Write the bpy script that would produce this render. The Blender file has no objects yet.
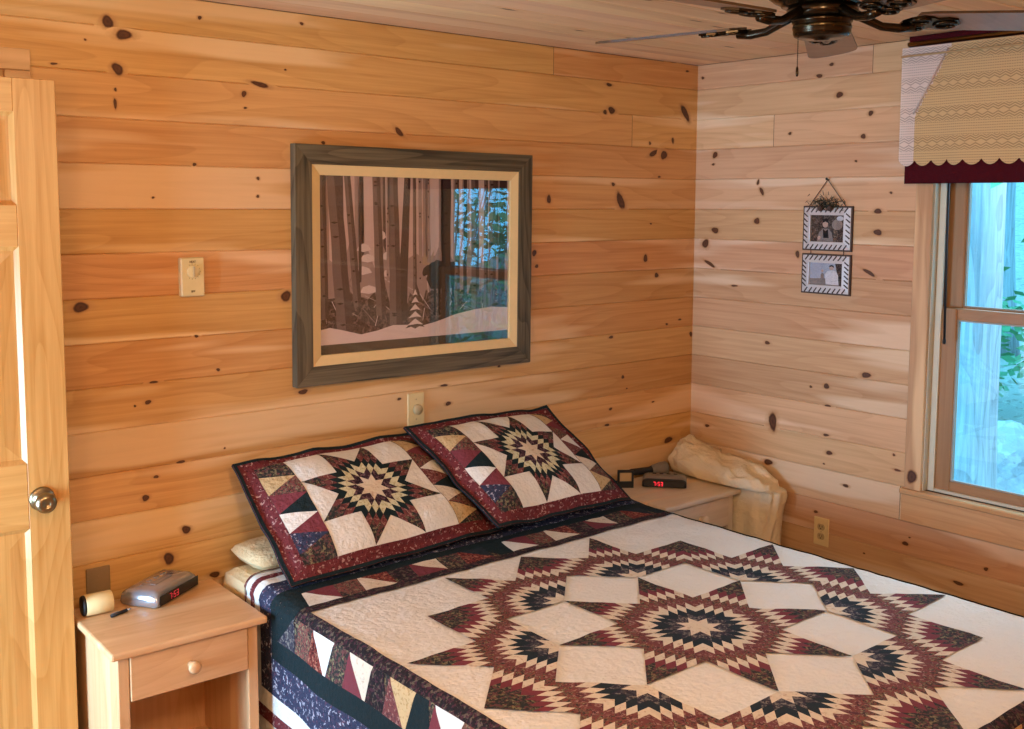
import bpy, math, random
from mathutils import Vector, Matrix, noise
random.seed(7)
R = math.radians
scn = bpy.context.scene
COL = scn.collection
PI = math.pi

# ---------------------------------------------------------------- helpers
class MB:
    """collects shapes for ONE mesh object"""
    def __init__(s): s.v=[]; s.f=[]; s.m=[]; s.sm=[]; s.k={}
    def add(s, vs, fs, m=0, smooth=False):
        o=len(s.v); s.v+= [tuple(p) for p in vs]
        for f in fs: s.f.append([o+i for i in f]); s.m.append(m); s.sm.append(smooth)
        return o
    def quad(s,a,b,c,d,m=0): s.add([a,b,c,d],[(0,1,2,3)],m)
    def box(s,lo,hi,m=0,M=None,bev=0):
        x0,y0,z0=lo; x1,y1,z1=hi
        if bev<=0:
            vs=[(x0,y0,z0),(x1,y0,z0),(x1,y1,z0),(x0,y1,z0),(x0,y0,z1),(x1,y0,z1),(x1,y1,z1),(x0,y1,z1)]
            fs=[(3,2,1,0),(4,5,6,7),(0,1,5,4),(1,2,6,5),(2,3,7,6),(3,0,4,7)]
        else:
            b=min(bev,(x1-x0)*.49,(y1-y0)*.49,(z1-z0)*.49)
            vs=[];idx={}
            for i,x in enumerate((x0,x1)):
                for j,y in enumerate((y0,y1)):
                    for k,z in enumerate((z0,z1)):
                        sx=b if i==0 else -b; sy=b if j==0 else -b; sz=b if k==0 else -b
                        idx[i,j,k]=len(vs)
                        vs+=[(x,y+sy,z+sz),(x+sx,y,z+sz),(x+sx,y+sy,z)]
            def q(pts): fs.append(tuple(pts))
            fs=[]
            I=idx
            q([I[0,0,0],I[0,0,1],I[0,1,1],I[0,1,0]]); q([I[1,0,0],I[1,1,0],I[1,1,1],I[1,0,1]])
            q([I[0,0,0]+1,I[1,0,0]+1,I[1,0,1]+1,I[0,0,1]+1]); q([I[0,1,0]+1,I[0,1,1]+1,I[1,1,1]+1,I[1,1,0]+1])
            q([I[0,0,0]+2,I[0,1,0]+2,I[1,1,0]+2,I[1,0,0]+2]); q([I[0,0,1]+2,I[1,0,1]+2,I[1,1,1]+2,I[0,1,1]+2])
            for k in (0,1):   # edges along z
                pass
            for i in (0,1):
                for j in (0,1):
                    q([I[i,j,0],I[i,j,1],I[i,j,1]+1,I[i,j,0]+1])
            for i in (0,1):
                for k in (0,1):
                    q([I[i,0,k],I[i,1,k],I[i,1,k]+2,I[i,0,k]+2])
            for j in (0,1):
                for k in (0,1):
                    q([I[0,j,k]+1,I[1,j,k]+1,I[1,j,k]+2,I[0,j,k]+2])
            for c in I.values(): q([c,c+1,c+2])
        if M is not None: vs=[M@Vector(p) for p in vs]
        s.add(vs,fs,m)
    def tube(s,pts,r,n=10,m=0,cap=True):
        pts=[Vector(p) for p in pts]; rs=r if isinstance(r,(list,tuple)) else [r]*len(pts)
        vs=[];fs=[]; up=None
        for i,p in enumerate(pts):
            t=(pts[min(i+1,len(pts)-1)]-pts[max(i-1,0)]).normalized()
            if up is None:
                up=Vector((0,0,1)) if abs(t.z)<.9 else Vector((1,0,0))
            a=t.cross(up).normalized(); b=a.cross(t).normalized(); up=b
            for k in range(n):
                w=2*PI*k/n; vs.append(p+(a*math.cos(w)+b*math.sin(w))*rs[i])
        for i in range(len(pts)-1):
            for k in range(n):
                fs.append((i*n+k,i*n+(k+1)%n,(i+1)*n+(k+1)%n,(i+1)*n+k))
        if cap: fs.append(tuple(range(n))[::-1]); fs.append(tuple((len(pts)-1)*n+k for k in range(n)))
        s.add(vs,fs,m,True)
    def lathe(s,prof,n=24,m=0,M=None):
        """prof: (r,z) list"""
        vs=[];fs=[]
        for r,z in prof:
            for k in range(n):
                w=2*PI*k/n; vs.append(Vector((r*math.cos(w),r*math.sin(w),z)))
        for i in range(len(prof)-1):
            for k in range(n):
                fs.append((i*n+k,i*n+(k+1)%n,(i+1)*n+(k+1)%n,(i+1)*n+k))
        fs.append(tuple(range(n))[::-1]); fs.append(tuple((len(prof)-1)*n+k for k in range(n)))
        if M is not None: vs=[M@p for p in vs]
        s.add(vs,fs,m,True)
    def prism(s,poly,h0,h1,m=0,M=None,mtop=None,mside=None):
        """poly (x,y) extruded in z"""
        n=len(poly)
        vs=[Vector((x,y,h0)) for x,y in poly]+[Vector((x,y,h1)) for x,y in poly]
        if M is not None: vs=[M@p for p in vs]
        o=s.add(vs,[tuple(range(n))[::-1]]+[(i,(i+1)%n,n+(i+1)%n,n+i) for i in range(n)],m)
        if mside is not None: s.m[-n:]=[mside]*n
        s.f.append([o+n+i for i in range(n)]); s.m.append(m if mtop is None else mtop); s.sm.append(False)
    def build(s,name,mats,parent=None,bevel=0,loc=None,rot=None,fixn=True):
        me=bpy.data.meshes.new(name); me.from_pydata([tuple(p) for p in s.v],[],s.f)
        if not isinstance(mats,(list,tuple)): mats=[mats]
        for m in mats: me.materials.append(m)
        me.polygons.foreach_set('material_index',s.m); me.polygons.foreach_set('use_smooth',s.sm)
        if s.k:
            a=me.attributes.new('knot','FLOAT','POINT')
            vals=[0.0]*len(s.v)
            for i,x in s.k.items(): vals[i]=x
            a.data.foreach_set('value',vals)
        me.update()
        if fixn:
            import bmesh
            b=bmesh.new(); b.from_mesh(me); bmesh.ops.recalc_face_normals(b,faces=b.faces); b.to_mesh(me); b.free()
        o=bpy.data.objects.new(name,me); COL.objects.link(o)
        if parent is not None: o.parent=parent
        if loc: o.location=loc
        if rot: o.rotation_euler=rot
        if bevel:
            d=o.modifiers.new('bevel','BEVEL'); d.width=bevel; d.segments=2; d.limit_method='ANGLE'; d.angle_limit=R(40)
        return o

def tag(o,label=None,cat=None,group=None,kind=None):
    if label: o['label']=label
    if cat: o['category']=cat
    if group: o['group']=group
    if kind: o['kind']=kind
    return o
def empty(name,loc,rz=0,**k):
    o=bpy.data.objects.new(name,None); o.empty_display_size=.05; COL.objects.link(o)
    o.location=loc; o.rotation_euler=(0,0,rz); tag(o,**k); return o
def struct(o,label=None): o['kind']='structure'; 
def T(x=0,y=0,z=0): return Matrix.Translation((x,y,z))
def Rz(a): return Matrix.Rotation(a,4,'Z')
def Rx(a): return Matrix.Rotation(a,4,'X')
def Ry(a): return Matrix.Rotation(a,4,'Y')
def basis(X,Y,Z,o=(0,0,0)):
    return Matrix(((X[0],Y[0],Z[0],o[0]),(X[1],Y[1],Z[1],o[1]),(X[2],Y[2],Z[2],o[2]),(0,0,0,1)))

# ---------------------------------------------------------------- materials
def srgb(r,g,b):
    f=lambda c:(c/255/12.92) if c<=10.3 else ((c/255+.055)/1.055)**2.4
    return (f(r),f(g),f(b),1)
class NT:
    def __init__(s,name):
        s.mat=bpy.data.materials.new(name); s.mat.use_nodes=True; s.t=s.mat.node_tree; s.t.nodes.clear()
        s.out=s.n('ShaderNodeOutputMaterial'); s.b=s.n('ShaderNodeBsdfPrincipled'); s.l(s.b.outputs[0],s.out.inputs[0])
    def n(s,t,**k):
        x=s.t.nodes.new(t)
        for a,b in k.items(): setattr(x,a,b)
        return x
    def l(s,a,b): s.t.links.new(a,b)
    def m(s,op,a,b=None,c=None):
        x=s.n('ShaderNodeMath',operation=op)
        for i,v in enumerate((a,b,c)):
            if v is None: continue
            if isinstance(v,(int,float)): x.inputs[i].default_value=v
            else: s.l(v,x.inputs[i])
        return x.outputs[0]
    def mix(s,f,a,b,mode='MIX'):
        x=s.n('ShaderNodeMix',data_type='RGBA',blend_type=mode)
        for sock,v in ((x.inputs[0],f),(x.inputs[6],a),(x.inputs[7],b)):
            if isinstance(v,(int,float)): sock.default_value=v
            elif isinstance(v,tuple): sock.default_value=v
            else: s.l(v,sock)
        return x.outputs[2]
    def ramp(s,f,stops):
        x=s.n('ShaderNodeValToRGB'); e=x.color_ramp.elements
        while len(e)<len(stops): e.new(.5)
        for el,(p,c) in zip(e,stops):
            el.position=p; el.color=c if isinstance(c,tuple) else (c,c,c,1)
        s.l(f,x.inputs[0]); return x.outputs[0]
    def noise(s,vec,scale,detail=4,rough=.55,dist=0):
        x=s.n('ShaderNodeTexNoise'); x.inputs['Scale'].default_value=scale; x.inputs['Detail'].default_value=detail
        x.inputs['Roughness'].default_value=rough; x.inputs['Distortion'].default_value=dist
        if vec is not None: s.l(vec,x.inputs['Vector'])
        return x.outputs[0]
    def comb(s,a,b,c):
        x=s.n('ShaderNodeCombineXYZ')
        for i,v in enumerate((a,b,c)):
            if isinstance(v,(int,float)): x.inputs[i].default_value=v
            else: s.l(v,x.inputs[i])
        return x.outputs[0]
    def bump(s,h,st,d=.01):
        x=s.n('ShaderNodeBump'); x.inputs['Strength'].default_value=st; x.inputs['Distance'].default_value=d
        s.l(h,x.inputs['Height']); s.l(x.outputs[0],s.b.inputs['Normal'])
    def obj(s):
        return s.n('ShaderNodeTexCoord').outputs['Object']
def plain(name,col,rough=.5,metal=0,spec=.5,bump=0,bscale=200,emit=None):
    t=NT(name); t.b.inputs['Base Color'].default_value=col; t.b.inputs['Roughness'].default_value=rough
    t.b.inputs['Metallic'].default_value=metal; t.b.inputs['Specular IOR Level'].default_value=spec
    c=t.noise(t.obj(),bscale*.3,3)
    col2=t.mix(t.m('MULTIPLY',c,.25),col,(col[0]*.6,col[1]*.6,col[2]*.6,1)); t.l(col2,t.b.inputs['Base Color'])
    if bump: t.bump(t.noise(t.obj(),bscale),bump,.002)
    if emit:
        t.b.inputs['Emission Color'].default_value=emit[0]; t.b.inputs['Emission Strength'].default_value=emit[1]
    return t.mat
def wood(name,along,across,light,dark,sap=None,plank=None,z0=0,length=3.1,vary=.5,rough=.42,grain=1.0,spec=.35,ringscale=1.0,knots=False):
    """pine: stretched grain with cathedral rings; boards vary one from the next when plank (their width) is given"""
    t=NT(name); sp=t.n('ShaderNodeSeparateXYZ'); t.l(t.obj(),sp.inputs[0])
    ax={'x':0,'y':1,'z':2}
    a=sp.outputs[ax[along]]; b=sp.outputs[ax[across]]
    c=sp.outputs[3-ax[along]-ax[across]]
    if plank:
        row=t.m('FLOOR',t.m('DIVIDE',t.m('SUBTRACT',b,z0),plank))
        w=t.n('ShaderNodeTexWhiteNoise',noise_dimensions='1D'); t.l(row,w.inputs['W'])
        a2=t.m('ADD',t.m('DIVIDE',a,length),t.m('MULTIPLY',w.outputs[0],7.3))
        seg=t.m('FLOOR',a2)
        w2=t.n('ShaderNodeTexWhiteNoise',noise_dimensions='2D'); t.l(t.comb(row,seg,0),w2.inputs['Vector'])
        ws=t.n('ShaderNodeSeparateColor'); t.l(w2.outputs['Color'],ws.inputs[0])
        r1,r2,r3=ws.outputs[0],ws.outputs[1],ws.outputs[2]
    else:
        r1=r2=r3=0.5
    o1=t.m('MULTIPLY',r1,37.0) if plank else 3.3
    o2=t.m('MULTIPLY',r2,23.0) if plank else 1.7
    A=t.m('ADD',a,o1); B=t.m('ADD',b,o2)
    # low-frequency field whose contour lines become growth rings
    base=t.noise(t.comb(t.m('MULTIPLY',A,.55),t.m('MULTIPLY',B,4.2),c),1.0,2,.4,.15)
    ring=t.m('FRACT',t.m('MULTIPLY',base,15.0*ringscale))
    ringc=t.ramp(ring,[(0,.0),(.55,.15),(.86,.75),(.97,1.0),(1.0,0.0)])
    fine=t.noise(t.comb(t.m('MULTIPLY',A,2.2),t.m('MULTIPLY',B,75),t.m('MULTIPLY',c,40)),1.0,4,.6)
    broad=t.noise(t.comb(t.m('MULTIPLY',A,.5),t.m('MULTIPLY',B,6),c),1.0,3,.5)
    f=t.m('ADD',t.m('MULTIPLY',ringc,.24*grain),t.m('MULTIPLY',t.m('SUBTRACT',fine,.5),1.15*grain))
    f=t.m('ADD',f,t.m('MULTIPLY',t.m('SUBTRACT',broad,.45),.9))
    if plank: f=t.m('ADD',f,t.m('MULTIPLY',t.m('SUBTRACT',r3,.5),vary))
    f=t.m('ADD',f,.25)
    cl=t.n('ShaderNodeClamp'); t.l(f,cl.inputs[0])
    col=t.mix(cl.outputs[0],light,dark)
    if sap:
        sf=t.ramp(broad,[(.54,0.0),(.60,1.0)]); 
        col=t.mix(t.m('MULTIPLY',sf,.7),col,sap)
    if plank:
        hs=t.n('ShaderNodeHueSaturation'); t.l(col,hs.inputs['Color'])
        t.l(t.m('ADD',.492,t.m('MULTIPLY',r1,.016)),hs.inputs['Hue'])
        t.l(t.m('ADD',.93,t.m('MULTIPLY',r2,.14)),hs.inputs['Value']); col=hs.outputs[0]
        joint=t.m('LESS_THAN',t.m('FRACT',a2),.0022/length); col=t.mix(joint,col,(.1,.05,.02,1))
    if knots:
        at=t.n('ShaderNodeAttribute',attribute_name='knot')
        k=t.m('ADD',at.outputs['Fac'],t.m('MULTIPLY',t.m('SUBTRACT',t.noise(t.obj(),70,3),.5),t.m('MULTIPLY',t.m('GREATER_THAN',at.outputs['Fac'],.01),.3)))
        kc=t.ramp(k,[(0,(.52,.29,.12,1)),(.35,(.42,.20,.075,1)),(.58,(.13,.05,.02,1)),(.75,(.05,.019,.009,1)),(1,(.13,.048,.02,1))])
        kf=t.ramp(k,[(.06,0.0),(.40,.75),(.55,1.0)])
        col=t.mix(kf,col,kc)
    t.l(col,t.b.inputs['Base Color'])
    t.b.inputs['Roughness'].default_value=rough; t.b.inputs['Specular IOR Level'].default_value=spec
    t.bump(fine,.12,.002)
    return t.mat
def fabric(name,base,spots=None,scale=60,amount=.5,rough=.95,weave=.15):
    """quilting cotton: plain colour, or a print of small irregular blooms"""
    t=NT(name); ob=t.obj()
    col=base
    if spots:
        thr=.62
        for i,sc in enumerate(spots):
            n=t.noise(ob,scale*(1+.37*i),3,.55,.6) if False else None
            mp=t.n('ShaderNodeMapping'); t.l(ob,mp.inputs[0]); mp.inputs['Location'].default_value=(3.1*i+1,7.7*i,1.9*i)
            n=t.noise(mp.outputs[0],scale*(1+.45*i),2,.6,.4)
            lo=.66-amount*.2
            col=t.mix(t.ramp(n,[(lo,0.0),(lo+.05,1.0)]),col,sc)
    else:
        n=t.noise(ob,9,3); col=t.mix(t.m('MULTIPLY',n,.12),base,(base[0]*.75,base[1]*.75,base[2]*.75,1))
    if isinstance(col,tuple): t.b.inputs['Base Color'].default_value=col
    else: t.l(col,t.b.inputs['Base Color'])
    t.b.inputs['Roughness'].default_value=rough; t.b.inputs['Specular IOR Level'].default_value=.15
    n1=t.noise(ob,55,2,.5); n2=t.noise(ob,900,1)
    t.bump(t.m('ADD',n1,t.m('MULTIPLY',n2,weave)),.55,.014)
    return t.mat

# ---------------------------------------------------------------- pine room
H=2.33; XL=-4.4; YF=-4.3; P=.13; Z0=.013
pine_l=(.70,.39,.145,1); pine_d=(.45,.195,.052,1); pine_s=(.84,.58,.32,1)
M_wall_x=wood('pine_boards_back','x','z',pine_l,pine_d,pine_s,P,Z0,31.7,.48,knots=True)
M_wall_y=wood('pine_boards_side','y','z',(.68,.425,.235,1),(.45,.235,.11,1),(.82,.63,.43,1),P,Z0,31.7,.62,knots=True)
M_ceil=wood('pine_boards_ceiling','x','y',(.74,.48,.27,1),(.56,.31,.15,1),pine_s,P,0,31.0,.4,knots=True)
M_floor=wood('floor_boards','y','x',(.40,.22,.10,1),(.22,.10,.04,1),None,.09,0,2.0,.6)
M_trim_z=wood('pine_trim_upright','z','y',(.56,.34,.18,1),(.40,.21,.09,1),pine_s)
M_trim_y=wood('pine_trim_level','y','z',(.64,.37,.17,1),(.44,.21,.075,1),pine_s)
M_trim_x=wood('pine_trim_back','x','z',(.64,.37,.17,1),(.44,.21,.075,1),pine_s)
M_dark=plain('shadow_gap',(.05,.025,.012,1),.9)

KB=[(-2.573,2.236,0.0138,0.0198,20),(-2.528,2.204,0.0217,0.0148,0),(-2.549,2.105,0.0148,0.0178,30),(-2.726,2.105,0.0089,0.0033,0),(-2.559,2.006,0.0049,0.0148,0),(-2.557,2.046,0.0035,0.0059,0),(-2.296,2.278,0.0059,0.0059,0),(-1.951,2.298,0.0066,0.0049,0),(-2.157,2.061,0.0079,0.0099,0),(-2.101,2.094,0.029,0.0079,-8),(-2.455,1.737,0.004,0.0034,0),(-2.324,1.838,0.0059,0.005,0),(-2.114,1.8,0.0049,0.0056,0),(-2.116,1.743,0.0053,0.0045,0),(-2.153,2.018,0.0053,0.0034,0),(-2.012,2.147,0.004,0.0034,0),(-2.638,2.179,0.0035,0.003,0),(-2.023,1.42,0.0184,0.0169,0),(-1.576,1.97,0.0215,0.0092,-35),(-1.877,1.921,0.0069,0.0059,0),(-1.965,1.098,0.0184,0.0077,0),(-0.948,1.533,0.0115,0.0123,0),(-0.935,1.481,0.0096,0.0065,0),(-0.874,1.742,0.0096,0.0184,0),(-1.365,0.988,0.0115,0.0077,0),(-1.582,1.03,0.0077,0.0049,0),(-1.384,1.058,0.0154,0.0046,0),(-1.123,1.104,0.0077,0.0039,0),(-0.072,2.3,0.0096,0.0047,0),(-0.55,2.207,0.0165,0.0066,0),(-0.534,2.105,0.0198,0.0132,0),(-0.571,2.096,0.0096,0.0099,0),(-0.081,2.12,0.0154,0.0412,35),(-0.278,1.94,0.0269,0.011,20),(-0.213,1.934,0.0181,0.0198,-20),(-0.24,1.841,0.0082,0.0047,0),(-0.301,1.981,0.0066,0.0066,0),(-0.157,1.998,0.0066,0.0132,0),(-0.473,1.737,0.0165,0.0417,28),(-0.518,1.805,0.0099,0.007,0),(-0.287,1.641,0.0066,0.0037,0),(-0.167,2.331,0.0198,0.0033,0),(-0.317,1.494,0.0132,0.0154,0),(-0.246,1.419,0.0132,0.0096,0),(-0.089,1.216,0.0096,0.0047,0),(-0.173,1.201,0.0082,0.0047,0),(-0.011,1.145,0.0096,0.011,0),(-0.518,1.17,0.0132,0.0055,0),(-0.444,0.994,0.0099,0.007,0),(-0.419,0.942,0.0049,0.0035,0),(-0.515,0.865,0.0099,0.0056,0),(-0.253,0.865,0.0077,0.0037,0),(-0.535,0.799,0.0132,0.0055,0),(-0.149,0.681,0.0296,0.011,10),(-2.676,1.422,0.0198,0.0156,0),(-2.262,1.201,0.0058,0.0049,0),(-2.488,1.124,0.0099,0.0066,0),(-2.528,1.117,0.0041,0.0035,0),(-2.469,1.183,0.0148,0.0033,0),(-2.331,1.312,0.0066,0.0041,0),(-2.391,0.926,0.0154,0.0041,0),(-2.47,0.892,0.0074,0.0049,0),(-2.504,0.832,0.0115,0.0091,20),(-2.379,0.709,0.014,0.0123,0),(-2.437,0.629,0.0165,0.0187,0),(-2.289,0.545,0.0165,0.0099,0),(-2.246,0.948,0.0035,0.003,0)]
KR=[(-0.028,2.274,0.0082,0.0056,0),(-0.106,1.938,0.0115,0.0154,20),(-0.097,1.898,0.0082,0.0047,0),(-0.116,1.612,0.0181,0.0132,0),(-0.338,1.656,0.0151,0.0121,0),(-0.491,2.013,0.0082,0.0056,0),(-0.359,1.78,0.0082,0.0176,-25),(-0.339,1.818,0.0066,0.011,20),(-0.064,1.553,0.0148,0.0219,35),(-0.715,2.152,0.0143,0.0121,0),(-0.675,2.272,0.011,0.0058,0),(-0.621,2.232,0.0137,0.0077,0),(-0.854,2.073,0.0099,0.0099,0),(-0.826,1.987,0.0099,0.0099,0),(-0.491,2.012,0.011,0.0055,0),(-0.798,1.894,0.0055,0.0047,0),(-0.952,1.772,0.0055,0.0047,0),(-0.9,1.702,0.0176,0.0088,0),(-0.903,1.622,0.0165,0.0121,0),(-0.09,1.465,0.0296,0.0082,25),(-0.229,1.376,0.0165,0.0044,0),(-0.409,1.147,0.0137,0.0066,0),(-0.545,1.525,0.0088,0.0154,0),(-0.097,0.742,0.0115,0.0065,0),(-0.448,0.817,0.0192,0.0373,-12),(-0.877,1.069,0.0219,0.0099,-10),(-0.702,1.002,0.0137,0.0099,0),(-0.629,0.99,0.0069,0.0047,0),(-1.031,1.007,0.0263,0.0132,0),(-0.711,0.924,0.0137,0.0044,0),(-0.707,0.804,0.0123,0.0055,0),(-0.725,0.734,0.0137,0.0088,0),(-1.007,0.778,0.0055,0.0047,0),(-1.024,0.722,0.0154,0.0044,0),(-1.085,0.713,0.0187,0.0263,0),(-0.805,0.616,0.0123,0.0066,0),(-0.702,0.685,0.0044,0.0037,0),(-0.872,1.467,0.0274,0.0077,25),(-1.069,0.447,0.0123,0.0084,0),(-1.085,0.474,0.0044,0.003,0),(-1.382,0.432,0.0082,0.0066,0),(-0.897,0.364,0.0044,0.0037,0),(-1.283,0.352,0.0198,0.0066,0),(-0.431,0.64,0.0203,0.0122,0),(-0.672,0.48,0.0089,0.006,0),(-0.477,0.371,0.0178,0.0091,0)]

def boards(name,wall,h0,h1,z0,z1,openings,mat,knots=(),off=Z0):
    """board wall: V-grooved boards as one mesh; wall -> function (h,z,d) to a point, d towards the room"""
    mb=MB(); g=.0028; dp=.0035
    k0=math.floor((z0-off)/P); k1=math.ceil((z1-off)/P)
    for k in range(k0,k1):
        za=max(z0,off+k*P); zb=min(z1,off+(k+1)*P)
        cuts=sorted({za,zb,*[c for o in openings for c in (o[2],o[3]) if za<c<zb]})
        for a,b in zip(cuts,cuts[1:]):
            if b-a<1e-5: continue
            spans=[(h0,h1)]
            for o in openings:
                if o[2]<b-1e-6 and o[3]>a+1e-6:
                    ns=[]
                    for s,e in spans:
                        if o[1]<=s or o[0]>=e: ns.append((s,e)); continue
                        if o[0]>s: ns.append((s,o[0]))
                        if o[1]<e: ns.append((o[1],e))
                    spans=ns
            for s,e in spans:
                ga=g if a==za else 0; gb=g if b==zb else 0
                mb.quad(wall(s,a+ga,0),wall(e,a+ga,0),wall(e,b-gb,0),wall(s,b-gb,0),0)
                if ga: mb.quad(wall(s,a,-dp),wall(e,a,-dp),wall(e,a+ga,0),wall(s,a+ga,0),0)
                if gb: mb.quad(wall(s,b-gb,0),wall(e,b-gb,0),wall(e,b,-dp),wall(s,b,-dp),0)
    # knots: thin rosettes let into the face, darkest in the middle
    for ki,kn in enumerate(knots):
        h,z,rx,ry,ang=kn[:5]; hal=kn[5] if len(kn)>5 else 1.55
        n=20; dd=.0004+.00009*(ki%9); o=len(mb.v); ca,sa=math.cos(R(ang)),math.sin(R(ang)); vs=[];fs=[]; ks=[]
        rings=[(0,.82),(.35,.95),(.62,.9),(.85,.62),(1.15,.32),(hal,0)]
        ph=random.random()*6
        for j,(rr,kv) in enumerate(rings):
            for q in range(n):
                w=2*PI*q/n; wob=1+.10*math.sin(2*w+ph)+.07*math.sin(3*w+2*ph)
                ex=1+ (.7 if (j==5 and hal>1.5) else 0)
                x=rx*rr*wob*math.cos(w)*ex; y=ry*rr*wob*math.sin(w)
                X=x*ca-y*sa; Y=x*sa+y*ca
                vs.append(wall(h+X,z+Y,dd)); ks.append(kv)
        for j in range(len(rings)-1):
            for q in range(n): fs.append((j*n+q,j*n+(q+1)%n,(j+1)*n+(q+1)%n,(j+1)*n+q))
        mb.add(vs,fs,0)
        for i,kv in enumerate(ks): mb.k[o+i]=kv
    if not knots: mb.k[0]=0
    return mb
def slab(mb,wall,h0,h1,z0,z1,openings,d0,d1,m=1):
    hs=sorted({h0,h1,*[c for o in openings for c in o[:2]]}); zs=sorted({z0,z1,*[c for o in openings for c in o[2:]]})
    for a,b in zip(hs,hs[1:]):
        for c,d in zip(zs,zs[1:]):
            mh,mz=(a+b)/2,(c+d)/2
            if any(o[0]<mh<o[1] and o[2]<mz<o[3] for o in openings): continue
            p=[wall(x,z,dd) for dd in (d0,d1) for x,z in ((a,c),(b,c),(b,d),(a,d))]
            mb.add(p,[(0,1,2,3),(7,6,5,4),(0,4,5,1),(1,5,6,2),(2,6,7,3),(3,7,4,0)],m)
back=lambda h,z,d:(h,-d,z)
right=lambda h,z,d:(-d,h,z)
left=lambda h,z,d:(XL+d,h,z)
front=lambda h,z,d:(h,YF+d,z)
WO=(-2.045,-1.118,.665,2.06)      # window opening in the right wall: y0,y1,z0,z1
LO=(-.98,-.10,.30,1.40)        # window opening in the left wall
def mkwall(name,fn,h0,h1,op,mat,kn=()):
    mb=boards(name,fn,h0,h1,0,H,op,mat,kn)
    slab(mb,fn,h0,h1,0,H,op,-.012,-.14)
    o=mb.build(name,[mat,M_dark],fixn=False); struct(o); return o
mkwall('wall_back',back,XL,.006,[],M_wall_x,KB)
mkwall('wall_right',right,YF,.006,[WO],M_wall_y,[k for k in KR if (k[0]>-1.03 and k[1]!=2.012) or k[1]<.53])
mkwall('wall_left',left,YF,0,[LO],M_wall_y)
mkwall('wall_front',front,XL,0,[],M_wall_x)
# short return wall beside the open door (it carries the hinges, outside the picture)
ret=lambda h,z,d:(-3.575+d,h,z)
mb=boards('w',ret,-.95,0,0,H,[(-.86,-.04,0,2.06)],M_wall_y); slab(mb,ret,-.95,0,0,H,[(-.86,-.04,0,2.06)],-.012,-.09)
o=mb.build('wall_return',[M_wall_y,M_dark],fixn=False); struct(o)
CK=[(-.62,-.6,.05,.004),(-.75,-.72,.03,.005),(-.9,-.75,.03,.004),(-.95,-.9,.02,.004),(-1.05,-.35,.02,.005),(-.35,-.45,.03,.005),(-.5,-1.15,.02,.006),(-1.3,-.9,.025,.006),(-.8,-.35,.02,.004),(-1.5,-.5,.03,.006)]
ceilf=lambda h,y,d:(h,y,H-d)
mb=boards('c',ceilf,XL,0,YF,0,[],M_ceil,[(a,b,c,d,0) for a,b,c,d in CK],0); slab(mb,ceilf,XL-.14,.14,YF-.14,.14,[],-.012,-.12)
o=mb.build('ceiling',[M_ceil,M_dark],fixn=False); struct(o)
floorf=lambda h,y,d:(h,y,d)
mb=MB(); mb.box((XL-.14,YF-.14,-.12),(.14,.14,0)); o=mb.build('floor',M_floor); struct(o)

# baseboards
for nm,lo,hi,mt in (('baseboard_back',(-2.6,-.014,0),(0,-.0005,.09),M_trim_x),('baseboard_right',(-.014,YF,0),(-.0005,-.015,.09),M_trim_y)):
    mb=MB(); mb.box(lo,hi,bev=.003); o=mb.build(nm,mt); struct(o)

# ---------------------------------------------------------------- closet casing behind the open door
mb=MB(); mb.box((-3.52,-.02,2.078),(-2.793,-.0005,2.136),bev=.002); mb.box((-2.86,-.02,.0),(-2.793,-.0005,2.0775),bev=.002)
o=mb.build('trim_1',M_trim_x); struct(o)

# ---------------------------------------------------------------- open six panel pine door
M_door=wood('door_pine','z','x',(.62,.325,.098,1),(.43,.18,.037,1),None,ringscale=1.3,grain=1.3,rough=.35)
M_doorr=wood('door_pine_rail','x','z',(.62,.325,.098,1),(.43,.18,.037,1),None,ringscale=1.0,grain=1.2,rough=.35)
DW=.775; ang=R(5.6)
hx,hy=-2.773-DW*math.cos(ang), -.145+DW*math.sin(ang)
door=empty('door_1',(hx,hy+.0,0),-ang); struct(door)
dt=.036
stiles=[(0,.105),(DW/2-.05,DW/2+.05),(DW-.105,DW)]
rails=[(.012,.23),(.845,1.025),(1.605,1.715),(1.955,2.043)]
mb=MB()
for a,b in (stiles[0],stiles[2]): mb.box((a,-dt/2,.012),(b,dt/2,2.043),0,bev=.0015)
for i in range(3): mb.box((stiles[1][0],-dt/2,rails[i][1]),(stiles[1][1],dt/2,rails[i+1][0]),0,bev=.0015)
for c,d in rails: mb.box((.105,-dt/2,c),(DW-.105,dt/2,d),1,bev=.0015)
for xa,xb in ((.105,DW/2-.05),(DW/2+.05,DW-.105)):
    for i in range(3):
        za,zb=rails[i][1],rails[i+1][0]
        for s in (-1,1):
            def rect(ins,dy): return [(xa+ins,s*dy,za+ins),(xb-ins,s*dy,za+ins),(xb-ins,s*dy,zb-ins),(xa+ins,s*dy,zb-ins)]
            L=[rect(0,dt/2-.0015),rect(.011,dt/2-.0105),rect(.018,dt/2-.0105),rect(.050,dt/2-.0075)]
            for A,B in zip(L,L[1:]):
                mb.add(A+B,[(j,(j+1)%4,4+(j+1)%4,4+j) for j in range(4)],0)
            mb.add(L[-1],[(0,1,2,3)],0)
mb.build('door_panel',[M_door,M_doorr],door)['kind']='structure'
M_nick=plain('aged_nickel',srgb(150,135,105),.28,1.0)
mb=MB(); Mk=T(DW-.072,-dt/2,.925)@Rx(PI/2)
mb.lathe([(.001,0),(.032,0),(.033,.004),(.028,.009),(.014,.011),(.012,.030),(.016,.036),(.0255,.044),(.0285,.054),(.026,.064),(.019,.070),(.010,.0715),(.009,.0695),(.001,.0695)],28,0,Mk)
k=mb.build('door_handle',M_nick,door); k['kind']='structure'; k['label']='round aged nickel door knob'

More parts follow.
